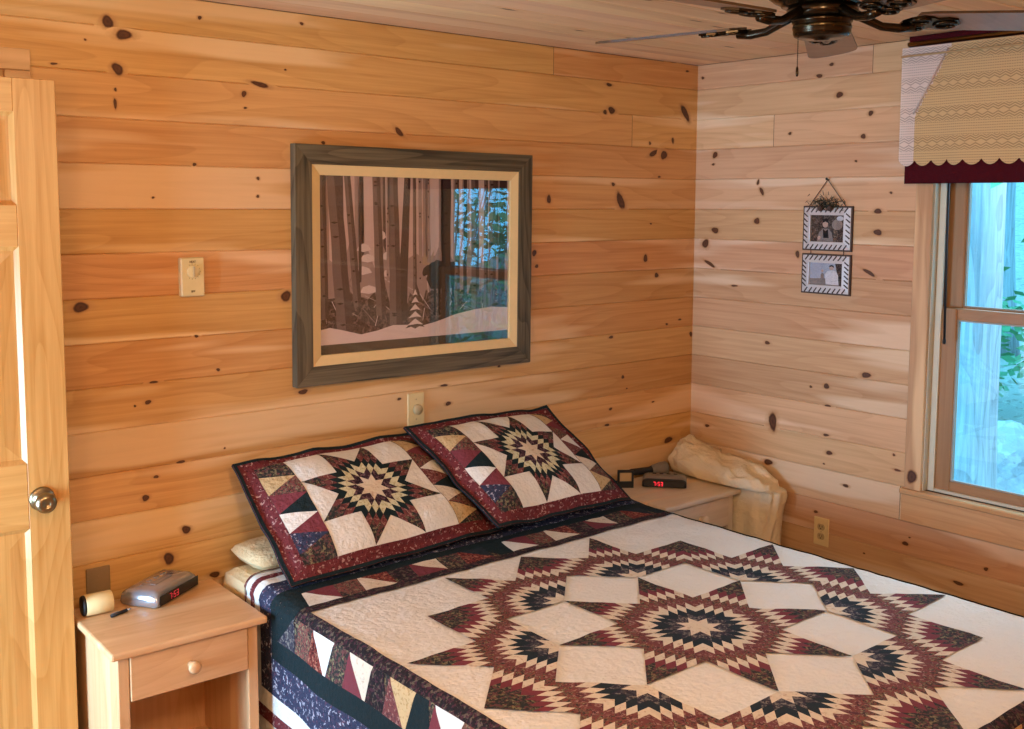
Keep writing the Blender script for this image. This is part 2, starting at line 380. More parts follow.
# ---------------------------------------------------------------- window in the right wall
win=empty('window_1',(0,-1.6,.66)); struct(win)
iw=lambda p:(p[0],p[1]+1.6,p[2]-.66)
def wbox(mb,lo,hi,bev=.002,m=0): mb.box(iw(lo),iw(hi),m,bev=bev)
M_sash_z=wood('sash_pine_upright','z','y',(.38,.21,.095,1),(.26,.125,.047,1),None)
M_sash_y=wood('sash_pine_level','y','z',(.38,.21,.095,1),(.26,.125,.047,1),None)
M_stool=wood('stool_pine','y','x',(.66,.40,.20,1),(.46,.24,.10,1),pine_s,rough=.16,spec=.6)
M_jamb=plain('cream_jamb',srgb(206,200,178),.5)
M_glass_nt=NT('window_glass')
def glassmat(t,ior=1.5,tint=(1,1,1,1)):
    t.t.nodes.remove(t.b); tr=t.n('ShaderNodeBsdfTransparent'); tr.inputs[0].default_value=tint
    gl=t.n('ShaderNodeBsdfGlossy'); gl.inputs['Roughness'].default_value=.0
    ly=t.n('ShaderNodeLayerWeight'); ly.inputs[0].default_value=.5; f0=((ior-1)/(ior+1))**2
    fr=t.n('ShaderNodeMath',operation='MULTIPLY_ADD'); t.l(t.m('POWER',ly.outputs['Facing'],5.0),fr.inputs[0]); fr.inputs[1].default_value=1-f0; fr.inputs[2].default_value=f0
    mx=t.n('ShaderNodeMixShader'); t.l(fr.outputs[0],mx.inputs[0]); t.l(tr.outputs[0],mx.inputs[1]); t.l(gl.outputs[0],mx.inputs[2]); t.l(mx.outputs[0],t.out.inputs[0]); return t.mat
M_glass=glassmat(M_glass_nt)
y0,y1,zb,zt=WO
mb=MB()
wbox(mb,(-.018,y1-.010,zb-.0005),(-.0005,y1+.056,2.055)); wbox(mb,(-.018,y0-.056,zb-.0005),(-.0005,y0+.010,2.055))
mb.build('casing',M_trim_z,win)['kind']='structure'
M_trim_zk=wood('pine_trim_knotty','z','y',(.56,.34,.18,1),(.40,.21,.09,1),pine_s,knots=True)
kb=boards('k',right,0,0,0,0,[],M_trim_zk,[(-1.093,.713,.018,.027,0,1.3)])
for i,p in enumerate(kb.v): kb.v[i]=(p[0]-.0181,p[1]+1.6,p[2]-.66)
kk=kb.build('knot',M_trim_zk,win,fixn=False); kk['kind']='structure'
mb=MB(); wbox(mb,(-.019,y0-.056,2.0555),(-.0005,y1+.056,2.13)); 
mb.build('head_casing',M_trim_y,win)['kind']='structure'
mb=MB(); wbox(mb,(-.016,y0-.066,.537),(-.0005,y1+.066,.643)); mb.build('apron',M_trim_y,win)['kind']='structure'
mb=MB(); wbox(mb,(-.032,y0-.068,.6435),(.125,y1+.068,.664),.004); mb.build('stool',M_stool,win)['kind']='structure'
mb=MB()
wbox(mb,(-.004,y1-.014,.6645),(.14,y1,zt),.001); wbox(mb,(-.004,y0,.6645),(.14,y0+.014,zt),.001); wbox(mb,(-.004,y0+.014,zt-.02),(.14,y1-.014,zt),.001)
wbox(mb,(.024,y1-.040,.6645),(.034,y1-.0145,zt-.021),.001); wbox(mb,(.024,y0+.0145,.6645),(.034,y0+.040,zt-.021),.001); wbox(mb,(.024,y0+.041,.6645),(.034,y1-.041,.676),.001)
mb.build('jamb',M_jamb,win)['kind']='structure'
def sash(nm,x0,x1,a,b,c,d,st,bot,top):
    mbz=MB(); wbox(mbz,(x0,b-st,c),(x1,b,d)); wbox(mbz,(x0,a,c),(x1,a+st,d))
    s=mbz.build(nm,[M_sash_z,M_sash_y],win); s['kind']='structure'
    mby=MB(); wbox(mby,(x0+.0005,a+st,c),(x1-.0005,b-st,c+bot)); wbox(mby,(x0+.0005,a+st,d-top),(x1-.0005,b-st,d))
    # light glazing bead round the pane
    q=mby.build('sash_rail',M_sash_y,s); q['kind']='structure'
    g=MB(); xm=(x0+x1)/2; wbox(g,(xm-.002,a+st-.004,c+bot-.004),(xm+.002,b-st+.004,d-top+.004),0)
    gp=g.build('pane',M_glass,s); gp['kind']='structure'
    e=MB(); w=.006
    for lo,hi in (((x0+.004,b-st-w,c+bot),(x0+.012,b-st,d-top)),((x0+.004,a+st,c+bot),(x0+.012,a+st+w,d-top)),((x0+.004,a+st+w,c+bot),(x0+.012,b-st-w,c+bot+w)),((x0+.004,a+st+w,d-top-w),(x0+.012,b-st-w,d-top))):
        wbox(e,lo,hi,0)
    ee=e.build('glazing_bead',M_bead,s); ee['kind']='structure'
M_bead=plain('grey_glazing_bead',srgb(150,150,140),.5)
sash('lower_sash',.0345,.068,y0+.0150,y1-.0150,.6645,1.352,.080,.047,.040)
sash('upper_sash',.074,.106,y0+.0150,y1-.0150,1.312,2.038,.080,.043,.050)
# left window (behind the viewer's shoulder): plain frame only
wl=empty('window_2',(XL,-.54,.30)); struct(wl)
mb=MB()
for lo,hi in (((-.10,-.44,0),(.018,-.40,1.1)),((-.10,.40,0),(.018,.44,1.1)),((-.10,-.40,0),(.03,.40,.05)),((-.10,-.40,1.05),(.018,.40,1.1))): mb.box(lo,hi,bev=.002)
mb.build('window_frame',M_trim_z,wl)['kind']='structure'

# ---------------------------------------------------------------- fabrics
def F(n,*a,**k): return fabric(n,*a,**k)
FAB=[
 F('white_cotton',srgb(226,220,208)),                                                     #0
 F('cream_print',srgb(214,198,174),[srgb(196,170,146)],90,.3),                            #1
 F('grey_print',srgb(72,68,72),[srgb(118,110,104),srgb(50,46,58)],70,.9),                  #2
 F('blue_black_cotton',srgb(38,46,52)),                                                   #3
 F('burgundy_print',srgb(114,64,62),[srgb(84,48,50),srgb(150,114,104)],80,.5),             #4
 F('brown_print',srgb(106,82,68),[srgb(130,116,88),srgb(62,50,46),srgb(122,68,62)],80,.9), #5
 F('dark_bloom_print',srgb(78,68,58),[srgb(122,112,82),srgb(100,62,60),srgb(46,46,44)],55,.9), #6
 F('plain_burgundy',srgb(118,56,62)),                                                     #7
 F('dark_green_cotton',srgb(28,40,42)),                                                   #8
 F('navy_bloom_print',srgb(52,56,76),[srgb(170,166,176),srgb(92,62,78),srgb(36,40,58)],75,.35), #9
 F('bright_burgundy_print',srgb(106,46,48),[srgb(168,130,122),srgb(72,32,34)],85,.35),     #10
 F('olive_cream_print',srgb(206,200,166),[srgb(182,172,132)],120,.6),                     #11
 F('plum_print',srgb(66,44,52),[srgb(112,84,88),srgb(40,28,38)],90,.7),                   #12
 F('tan_print',srgb(196,166,120),[srgb(172,140,95)],110,.5),                              #13
 F('black_bloom_print',srgb(36,32,34),[srgb(92,80,68),srgb(72,42,50)],75,.6),             #14
 F('rust_print',srgb(118,52,44),[srgb(160,105,85),srgb(66,28,28)],85,.6),                 #15
]
def tri_split(tri,maxlen):
    st=[tri]; out=[]
    while st:
        a,b,c=st.pop()
        e=[(math.dist(a,b),0),(math.dist(b,c),1),(math.dist(c,a),2)]; L,i=max(e)
        if L<=maxlen: out.append((a,b,c)); continue
        if i==0: m=((a[0]+b[0])/2,(a[1]+b[1])/2); st+=[(a,m,c),(m,b,c)]
        elif i==1: m=((b[0]+c[0])/2,(b[1]+c[1])/2); st+=[(a,b,m),(a,m,c)]
        else: m=((c[0]+a[0])/2,(c[1]+a[1])/2); st+=[(a,b,m),(m,b,c)]
    return out
def patch(mb,S,poly,mat,layer,maxlen=.035):
    """one cloth patch (convex outline in the cloth's own u,v) laid on surface S"""
    ar=sum(poly[i][0]*poly[(i+1)%len(poly)][1]-poly[(i+1)%len(poly)][0]*poly[i][1] for i in range(len(poly)))
    if ar<0: poly=poly[::-1]
    idx={}
    vs=[];fs=[]
    for i in range(1,len(poly)-1):
        for t in tri_split((poly[0],poly[i],poly[i+1]),maxlen):
            f=[]
            for p in t:
                k=(round(p[0],5),round(p[1],5))
                if k not in idx: idx[k]=len(vs); vs.append(S(p[0],p[1],layer))
                f.append(idx[k])
            fs.append(f)
    mb.add(vs,fs,mat,True)
def cloth_base(mb,S,u0,u1,v0,v1,nu,nv,mat,lo,top=0,mback=None):
    g=[[None]*(nv+1) for _ in range(nu+1)]; vs=[]
    for h in (top,lo):
        for i in range(nu+1):
            for j in range(nv+1): vs.append(S(u0+(u1-u0)*i/nu,v0+(v1-v0)*j/nv,h))
    n=(nu+1)*(nv+1); ix=lambda i,j,k=0:k*n+i*(nv+1)+j
    fs=[];fb=[]
    for i in range(nu):
        for j in range(nv):
            fs.append((ix(i,j),ix(i+1,j),ix(i+1,j+1),ix(i,j+1))); fb.append((ix(i,j,1),ix(i,j+1,1),ix(i+1,j+1,1),ix(i+1,j,1)))
    for i in range(nu):
        for j in (0,nv): q=(ix(i,j),ix(i+1,j),ix(i+1,j,1),ix(i,j,1)); fb.append(q if j else q[::-1])
    for j in range(nv):
        for i in (0,nu): q=(ix(i,j),ix(i,j+1),ix(i,j+1,1),ix(i,j,1)); fb.append(q if not i else q[::-1])
    o=mb.add(vs,fs,mat,True)
    mm=mat if mback is None else mback
    for f in fb: mb.f.append([o+a for a in f]); mb.m.append(mm); mb.sm.append(True)
def star_diamond(mb,S,o,a1,a2,s,n,cols,layer,maxlen=.05,uv=lambda p:p):
    e1=(math.cos(a1)*s/n,math.sin(a1)*s/n); e2=(math.cos(a2)*s/n,math.sin(a2)*s/n)
    for i in range(n):
        for j in range(n):
            pt=lambda p,q:uv((o[0]+p*e1[0]+q*e2[0],o[1]+p*e1[1]+q*e2[1]))
            patch(mb,S,[pt(i,j),pt(i+1,j),pt(i+1,j+1),pt(i,j+1)],cols[i+j],layer,maxlen)

# ---------------------------------------------------------------- bed
bed=empty('bed',(-1.535,-1.08,0),label='queen bed with cream sheeted mattress under the star quilt',cat='bed')
M_sheet=fabric('cream_sheet',srgb(222,196,150))
M_box=plain('box_spring_cloth',srgb(200,185,160),.9)
M_leg=wood('bed_leg_wood','z','x',(.3,.15,.06,1),(.16,.07,.03,1))
mb=MB(); mb.box((-.770,-1.015,.345),(.770,1.025,.590)); mb.build('mattress',M_sheet,bed,bevel=.045)
mb=MB(); mb.box((-.765,-1.01,.135),(.765,1.02,.343)); mb.build('box_spring',M_box,bed,bevel=.02)
for sx in (-1,1):
    for sy in (-.93,.95):
        mb=MB(); mb.lathe([(.02,0),(.026,.02),(.034,.12),(.034,.134)],14,0,T(sx*.68,sy,0)); mb.build('leg',M_leg,bed)

# ---------------------------------------------------------------- star quilt
QX,QY,QZ=-1.535,-1.35,.603
UE,BR_=.738,.042
def bend(t):
    a=abs(t)-UE
    if a<=0: return t,0,0,1,0
    sg=1 if t>0 else -1
    if a<BR_*PI/2:
        w=a/BR_; return sg*(UE+BR_*math.sin(w)),BR_*(1-math.cos(w)),sg*math.sin(w),math.cos(w),0
    d=a-BR_*PI/2
    return sg*(UE+BR_),BR_+d,sg,0,d
def sstep(a,b,x):
    t=max(0,min(1,(x-a)/(b-a))); return t*t*(3-2*t)
def quilt(u,v,h):
    if v>.884: v=.884+(v-.884)*.62
    x,dx,nx,nzx,hx_=bend(u)
    if v<0: y,dy,ny,nzy,hy_=bend(v)
    else: y,dy,ny,nzy,hy_=v,0,0,1,0
    z=QZ-max(dx,dy) if (dx>0 and dy>0) else QZ-dx-dy
    rise=.014*sstep(.83,1.10,v)
    z+=rise*(1-.25*sstep(.0,.3,hx_))
    flat=(nzx*nzy)
    z+=flat*(.0035*noise.noise((u*9,v*9,1.3))+.0022*noise.noise((u*22,v*22,4.1)))
    out=.006*min(1,hx_/.1)+.016*min(1,hx_/.25)*noise.noise((v*5.5,2.2,hx_*1.5))+.010*min(1,hx_/.3)*math.sin(v*13)
    if u<0: out=out*(1-sstep(.62,.82,v))-.004*sstep(.62,.82,v)
    if hx_>0: x+=(1 if u>0 else -1)*max(-.004,out)
    if hy_>0: y-=max(-.004,.006*min(1,hy_/.1)+.014*min(1,hy_/.25)*noise.noise((u*5.5,7.2,hy_)))
    n=Vector((nx,ny,max(nzx*nzy,0) if (nx or ny) else 1))
    if n.length<1e-6: n=Vector((nx,ny,0.001))
    n.normalize()
    return (QX+x+n.x*h,QY+y+n.y*h,z+n.z*h)
mb=MB(); QE=1.215
cloth_base(mb,quilt,-QE,QE,-QE,QE,180,180,0,-.009,-.0022)
s=.2145; n=6
cols=[1,2,3,1,4,5,1,7,6,6,6]
for k in range(8):
    a=R(45*k)
    star_diamond(mb,quilt,(0,0),a,a+R(45),s,n,cols,.0012)
    am=a+R(22.5); tr=2*s*math.cos(R(22.5)); tp=(tr*math.cos(am),tr*math.sin(am))
    for d in (-1,0,1):
        a0=am+R(45*d)
        star_diamond(mb,quilt,tp,a0-R(22.5),a0+R(22.5),s,n,cols,.0012)
# borders: flat bands round the panel
def ring(d0,d1,mat,layer,step=.06):
    d0s=[d0,d1]
    nseg=int(2*d1/step)
    for side in range(4):
        rot=lambda p:[p,(-p[1],p[0]),(-p[0],-p[1]),(p[1],-p[0])][side]
        for i in range(nseg):
            t0=-1+2*i/nseg; t1=-1+2*(i+1)/nseg
            patch(mb,quilt,[rot((t0*d0,d0)),rot((t0*d1,d1)),rot((t1*d1,d1)),rot((t1*d0,d0))],mat,layer,.03)
b0,b1,b2,b3,b4,b5,b6,b7=.748,.784,.884,.948,1.058,1.112,1.152,1.215
ring(b0,b1,14,.0014); ring(b1,b2,6,.0010); ring(b2,b3,8,.0014); ring(b3,b4,9,.0014); ring(b4,b5,0,.0014); ring(b5,b6,10,.0014)
ring(b7-.012,b7,10,.0014)
# pieced strip of slanted patches between the dark bands
seqs=[[8,0,7,5,1,15,14,7,1,6,15,3],[5,0,7,8,13,4,14,1,7,6,0,15],[6,1,7,5,0,15,3,1,7,6,13,15],[8,0,4,5,1,7,14,13,7,6,0,15]]
for side in range(4):
    rot=lambda p,side=side:[p,(-p[1],p[0]),(-p[0],-p[1]),(p[1],-p[0])][side]
    x=-b1; i=0; q=seqs[side]; c1=b1+.0005; c2=b2-.0005; w=.083
    while x<b1-.02:
        k=i%3; c=q[i%len(q)]; c_=q[(i+1)%len(q)]
        e=min(b1,x+w)
        if k==0:      # slanted dark stripe
            patch(mb,quilt,[rot((x,c1)),rot((e-.03,c1)),rot((e,c2)),rot((max(x-.02,-b1),c2))],c,.0020,.022); x=e; i+=1
        else:         # two opposed wedges
            xa=x-.03
            patch(mb,quilt,[rot((xa,c1)),rot((e-.004,c1)),rot((x+.012,c2)),rot((x,c2))],c,.0022,.022)
            patch(mb,quilt,[rot((e-.004,c1)),rot((e-.004,c1)),rot((e+.02,c2)),rot((x+.012,c2))][1:],c_,.0022,.022)
            x=e+.02 if e+.02<b1 else e; i+=2 if k==1 else 1
    # corner block
    patch(mb,quilt,[rot((b1,b1)),rot((b2,b1)),rot((b2,b2))],8,.0024,.022); patch(mb,quilt,[rot((b1,b1)),rot((b2,b2)),rot((b1,b2))],2,.0024,.022)
q=mb.build('star_quilt',FAB,fixn=False)
tag(q,'white patchwork quilt with burgundy and navy radiating star rings covering the bed','quilt')

# ---------------------------------------------------------------- bed pillow under the shams
def bed_pillow(x0,x1,y0,y1,z0,zt,label):
    mb=MB(); nu,nv=40,20; vs=[];fs=[]
    for sgn in (1,-1):
        for i in range(nu+1):
            for j in range(nv+1):
                a=-1+2*i/nu; b=-1+2*j/nv; f=max(0,(1-abs(a)**4)*(1-abs(b)**4))**.36
                pin=1-.05*(1-abs(a)**6)*0-.04*abs(b)**2*(abs(a)**8)
                z=(z0+zt)/2+sgn*(zt-z0)/2*f+.006*noise.noise((a*4,b*2.5,sgn))*f
                vs.append(((x0+x1)/2+(x1-x0)/2*a*pin,(y0+y1)/2+(y1-y0)/2*b,max(z,z0)))
    n=(nu+1)*(nv+1)
    for k in (0,1):
        for i in range(nu):
            for j in range(nv):
                q=[k*n+i*(nv+1)+j,k*n+(i+1)*(nv+1)+j,k*n+(i+1)*(nv+1)+j+1,k*n+i*(nv+1)+j+1]; fs.append(q if k==0 else q[::-1])
    mb.add(vs,fs,0,True)
    o=mb.build('pillow',M_sheet,fixn=False); tag(o,label,'pillow'); return o
bed_pillow(-2.262,-1.58,-.256,-.03,.5915,.664,'cream bed pillow squeezed beneath the left sham against the wall')
# ---------------------------------------------------------------- pillow shams
def make_sham(name,BL,BRc,TL,TR,bulge,label,seed,backb=.05):
    BL,BRc,TL,TR=map(Vector,(BL,BRc,TL,TR)); W,Hh=.78,.555
    nrm=((BRc-BL).cross(TL-BL)).normalized()
    def S(u,v,h):
        a=u/W+.5; b=v/Hh+.5
        p=(BL*(1-a)+BRc*a)*(1-b)+(TL*(1-a)+TR*a)*b
        fa=min(1,abs(u)/(W/2-.035)); fb=min(1,abs(v)/(Hh/2-.035))
        f=(1-fa**3.2)*(1-fb**3.2); f=max(0,f)**.62
        wave=.010*noise.noise((u*5+seed,v*5,seed))+.004*noise.noise((u*15,v*15,seed*2))
        rim=(1-min(1,f*3))
        edge=.016*noise.noise((u*7,v*7,seed+9))*rim
        if h>-.02: d=bulge*f+wave+edge+h
        else: d=-backb*f+wave+edge+.0-.007
        sag=-.010*f*0
        return tuple(p+nrm*d)
    mb=MB()
    cloth_base(mb,S,-W/2,W/2,-Hh/2,Hh/2,78,56,10,-1,0,8)
    B=.225; X0,Y0=W/2,Hh/2
    def rect(a,b,c,d,m,l): 
        patch(mb,S,[(a,c),(b,c),(b,d),(a,d)],m,l,.03)
    # binding
    w=.013
    rect(-X0,X0,-Y0,-Y0+w,8,.0022); rect(-X0,X0,Y0-w,Y0,8,.0022); rect(-X0,-X0+w,-Y0+w,Y0-w,8,.0022); rect(X0-w,X0,-Y0+w,Y0-w,8,.0022)
    # star block: cream corner squares and edge wedges, star over them
    rect(-B,B,-B,B,0,.0016)
    s=2*B/(2+math.sqrt(2)); n=4
    cols=[1,12,11,8,4,6,6]
    for k in range(8):
        star_diamond(mb,S,(0,0),R(45*k),R(45*k+45),s,n,cols,.0028,.025)
    # pieced columns at both ends
    for sg in (-1,1):
        xa,xb=sg*B,sg*(X0-.058)
        lo,hi=min(xa,xb),max(xa,xb); rect(lo,hi,-B,B,6,.0012)
        c=[6,13,5,7,8,0,7,9,6] if sg<0 else [13,7,5,0,4,8,1,5,13]
        m=len(c); hgt=2*B/((m+1)/2)
        for i in range(m):
            y=B-hgt*i/2
            ba,ap=(xa,xb) if (i%2==0) else (xb,xa)
            patch(mb,S,[(ba,min(B,y)),(ba,max(-B,y-hgt)),(ap,y-hgt/2)],c[i],.0030,.018)
    o=mb.build(name,FAB,fixn=False)
    tag(o,label,'pillow','quilted pillow shams'); return o
make_sham('pillow_sham',(-2.262,-.452,.624),(-1.440,-.420,.634),(-2.255,-.070,.910),(-1.56,-.066,.925),.060,'left star patchwork pillow sham, its left end nearest the wooden door',1.7)
make_sham('pillow_sham',(-1.525,-.490,.664),(-.850,-.450,.632),(-1.632,-.105,.955),(-.955,-.080,.938),.062,'right star patchwork pillow sham leaning beside the corner nightstand',4.4)

# ---------------------------------------------------------------- nightstands
def nightstand(loc,rz,W,D,Ht,label,light,dark):
    t=empty('nightstand',loc,rz,label=label,cat='nightstand',group='pine nightstands')
    mx=wood('nightstand_pine_'+label[:4].strip(),'x','y',light,dark,pine_s,rough=.4); mz=wood('nightstand_side','z','y',light,dark,pine_s,rough=.4); mf=wood('nightstand_front','x','z',light,dark,pine_s,rough=.4,ringscale=1.4)
    mi=wood('nightstand_inside','z','x',light,dark,pine_s,rough=.5)
    w=W/2
    mb=MB(); mb.box((-w,-D,Ht-.021),(w,0,Ht)); mb.build('tabletop',mx,t,bevel=.006)
    for sx in (-1,1):
        mb=MB(); x0=sx*(w-.022); x1=sx*(w-.040); mb.box((min(x0,x1),-D+.04,.0),(max(x0,x1),-.012,Ht-.0215),bev=.001)
        x1=sx*(w-.052); mb.box((min(x0,x1),-D+.022,.0),(max(x0,x1),-D+.0398,Ht-.0215),bev=.002); mb.build('side_panel',mz,t)
    mb=MB(); mb.box((-w+.040,-.020,.05),(w-.040,-.012,Ht-.022)); mb.build('back_panel',mi,t)
    mb=MB(); mb.box((-w+.0405,-D+.03,.085),(w-.0405,-.021,.103),bev=.001); mb.build('shelf',mx,t)
    mb=MB(); mb.box((-w+.0525,-D+.024,.03),(w-.0525,-D+.038,.0845),bev=.001); mb.build('bottom_rail',mf,t)
    d=empty('drawer',(0,-D+.02,Ht-.09)); d.parent=t
    mb=MB(); hh=.058
    mb.box((-w+.054,-.002,-hh),(w-.054,.016,hh+.006),bev=.002)
    d2=mb.build('drawer',mf,t,loc=(0,-D+.02,Ht-.09)); bpy.data.objects.remove(d)
    mb=MB(); mb.box((-w+.06,.0165,-hh+.005),(w-.06,.33,-hh+.012)); mb.box((-w+.06,.0165,-hh+.0125),(-w+.07,.33,hh-.01)); mb.box((w-.07,.0165,-hh+.0125),(w-.06,.33,hh-.01)); mb.build('drawer_box',mi,d2)
    mb=MB(); mb.lathe([(.001,0),(.011,0),(.009,.006),(.008,.012),(.014,.017),(.0175,.023),(.017,.029),(.012,.033),(.001,.034)],20,0,T(0,-.002,.002)@Rx(PI/2)); mb.build('knob',mf,d2)
    return t
NL=nightstand((-2.545,-.055,0),R(-1.5),.437,.395,.56,'left pine nightstand between the open door and the bed',(.70,.43,.22,1),(.54,.29,.12,1))
NR=nightstand((-.405,-.022,0),0,.46,.405,.553,'pine nightstand in the wall corner right of the bed',(.70,.58,.44,1),(.57,.44,.31,1))  # greyer copy of the left stand's pine: this corner's light put into the colour

# ---------------------------------------------------------------- clock radios
M_silver=plain('silver_plastic',srgb(178,180,186),.16,.6,.8)
M_gtop=plain('grey_plastic_top',srgb(120,114,108),.4)
M_blackp=plain('black_plastic',srgb(18,18,20),.25)
M_blackm=plain('black_matt',srgb(22,21,21),.6)
M_red=plain('red_digits',srgb(255,40,50),.5,emit=((1,.03,.06,1),1.6))
M_redd=plain('dim_red_digits',srgb(190,50,60),.5,emit=((1,.05,.08,1),.35))
SEG={'0':'abcdef','1':'bc','2':'abged','3':'abgcd','4':'fgbc','5':'afgcd','6':'afgedc','7':'abc','8':'abcdefg','9':'abfgcd'}
def digits(mb,text,x,z,w,h,M,y):
    t=h*.13
    for ch in text:
        if ch==':':
            for q in (.3,.68): mb.box((x,y-.0006,z+h*q-t/2),(x+t,y,z+h*q+t/2),0,M)
            x+=t*2.6; continue
        S=dict(a=(0,h-t,w,h),d=(0,0,w,t),g=(0,h/2-t/2,w,h/2+t/2),f=(0,h/2,t,h),b=(w-t,h/2,w,h),e=(0,0,t,h/2),c=(w-t,0,w,h/2))
        for k in SEG[ch]:
            a,b,c,d=S[k]; mb.box((x+a+.0003,y-.0006,z+b+.0003),(x+c-.0003,y,z+d-.0003),0,M)
        x+=w*1.38
def clock_radio(loc,rz,L,D,Hh,label,mtop,mside,mdig,dx,scale=1.0):
    t=empty('clock_radio',loc,rz,label=label,cat='clock radio',group='clock radios')
    prof=[(-D/2+.010,.001),(-D/2,.006),(-D/2+.001,Hh*.62),(-D/2+.010,Hh*.86),(-D/2+.024,Hh),(D/2-.02,Hh*.94),(D/2-.004,Hh*.8),(D/2,Hh*.4),(D/2-.004,.003),(D/2-.012,.001)]
    n=len(prof)
    xs=[(-L/2,.50),(-L/2+.0025,.68),(-L/2+.007,.84),(-L/2+.014,.95),(-L/2+.022,1),(L/2-.022,1),(L/2-.014,.95),(L/2-.007,.84),(L/2-.0025,.68),(L/2,.50)]
    mb=MB(); vs=[];fs=[];ms=[]
    zc=Hh*.22
    for x,sc in xs:
        for y,z in prof: vs.append((x,y*(.9+.1*sc) ,zc+(z-zc)*sc if z>.002 else z+ (1-sc)*.004))
    for i in range(len(xs)-1):
        for k in range(n):
            fs.append((i*n+k,i*n+(k+1)%n,(i+1)*n+(k+1)%n,(i+1)*n+k)); ms.append(0 if (k in (3,4,5)) else 1)
    fs.append(tuple(range(n))); ms.append(1); fs.append(tuple((len(xs)-1)*n+k for k in range(n))[::-1]); ms.append(1)
    for f,m_ in zip(fs,ms):
        pass
    o=mb.add(vs,fs,0,True); mb.m[-len(fs):]=ms
    mb.build('case',[mtop,mside],t)
    mb=MB(); mb.box((-L/2+.008,-D/2-.0022,.006),(L/2-.008,-D/2-.0004,Hh*.74),bev=.0008); f=mb.build('display_window',M_blackp,t)
    mb=MB(); h=Hh*.40; digits(mb,'7:53',dx,Hh*.22,h*.52,h,Matrix.Identity(4),-D/2-.0026); mb.build('digits',mdig,t)
    mb=MB(); mb.box((-L*.22,-.016,Hh*.965),(L*.22,.004,Hh*1.03),bev=.002); b=mb.build('snooze_bar',mtop,t)
    mb=MB()
    for k in range(4): mb.box((-L*.28+k*L*.16,.018,Hh*.93),(-L*.28+k*L*.16+L*.09,.030,Hh*.99),bev=.0015)
    mb.build('buttons',mside,t)
    return t
cl=Vector((.175,.115)).angle_signed(Vector((1,0)))
clock_radio((-2.508,-.105,.5605),math.atan2(.115,.175),.208,.130,.048,'silver clock radio with bluish end on the left nightstand',M_silver,M_silver,M_redd,-.050)
clock_radio((-.375,-.185,.5535),math.atan2(-.13,.112),.182,.115,.043,'black and grey clock radio with bright red digits on the corner nightstand',M_gtop,M_blackm,M_red,-.045)

# ---------------------------------------------------------------- small things on the nightstands
M_cream=plain('cream_plastic',srgb(232,208,150),.5)
t=empty('tape_roll',(-2.700,-.135,.5605),R(-4),label='cream round canister with dark end on the left nightstand',cat='canister')
Mx=T(0,0,.0305)@Ry(PI/2)
mb=MB(); mb.lathe([(.001,-.036),(.029,-.036),(.0305,-.034),(.0305,.035),(.029,.037),(.001,.037)],32,0,Mx); mb.build('canister_body',M_cream,t)
mb=MB(); mb.lathe([(.001,-.045),(.026,-.045),(.0285,-.042),(.0285,-.0365),(.001,-.0365)],32,0,Mx); mb.build('end_cap',M_blackm,t)
t.name='canister'
t=empty('pen',(-2.655,-.182,.5605),R(18),label='short dark pen lying in front of the cream canister',cat='pen')
mb=MB(); mb.tube([(-.03,0,.0052),(.022,0,.0052)],.005,12); mb.build('barrel',M_blackm,t)
mb=MB(); mb.tube([(.0222,0,.0052),(.030,0,.0052),(.036,0,.0052)],[.005,.003,.001],12); mb.build('tip',M_silver,t)
mb=MB(); mb.box((-.028,-.001,.0104),(-.006,.001,.0118)); mb.build('clip',M_silver,t)

t=empty('desk_clock',(-.532,-.11,.5535),R(-38),label='tiny black framed desk gadget with tan face by the right sham',cat='clock')
mb=MB()
for lo,hi in (((-.033,-.009,0),(.033,.009,.026)),((-.033,-.009,.064),(.033,.009,.072)),((-.033,-.009,.0262),(-.025,.009,.0638)),((.025,-.009,.0262),(.033,.009,.0638)),((-.025,.004,.0262),(.025,.009,.0638))): mb.box(lo,hi)
mb.build('case',M_blackm,t)
mb=MB(); mb.box((-.0245,-.003,.0266),(.0245,.0035,.0634)); mb.build('face',plain('tan_face',srgb(205,165,110),.5),t)
t=empty('flashlight',(-.30,-.062,.5535),R(-14),label='grey flashlight with dark lens lying behind the corner clock radio',cat='flashlight')
Mx=T(0,0,.030)@Ry(PI/2)
mb=MB(); mb.lathe([(.001,-.125),(.013,-.124),(.0145,-.118),(.0145,-.03),(.017,-.02)],20,0,Mx); mb.build('grip',M_blackm,t)
mb=MB(); mb.lathe([(.017,-.02),(.022,-.005),(.029,.03),(.030,.055),(.026,.057)],24,0,Mx); mb.build('head',M_gtop,t)
mb=MB(); mb.lathe([(.001,.0545),(.022,.0575),(.0235,.0545)],24,0,Mx); mb.build('lens',M_blackp,t)
mb=MB(); mb.tube([(-.122,0,.03),(-.14,.004,.024),(-.165,.0,.012),(-.19,-.006,.004),(-.205,-.02,.004)],.003,8); mb.build('strap',M_blackm,t)

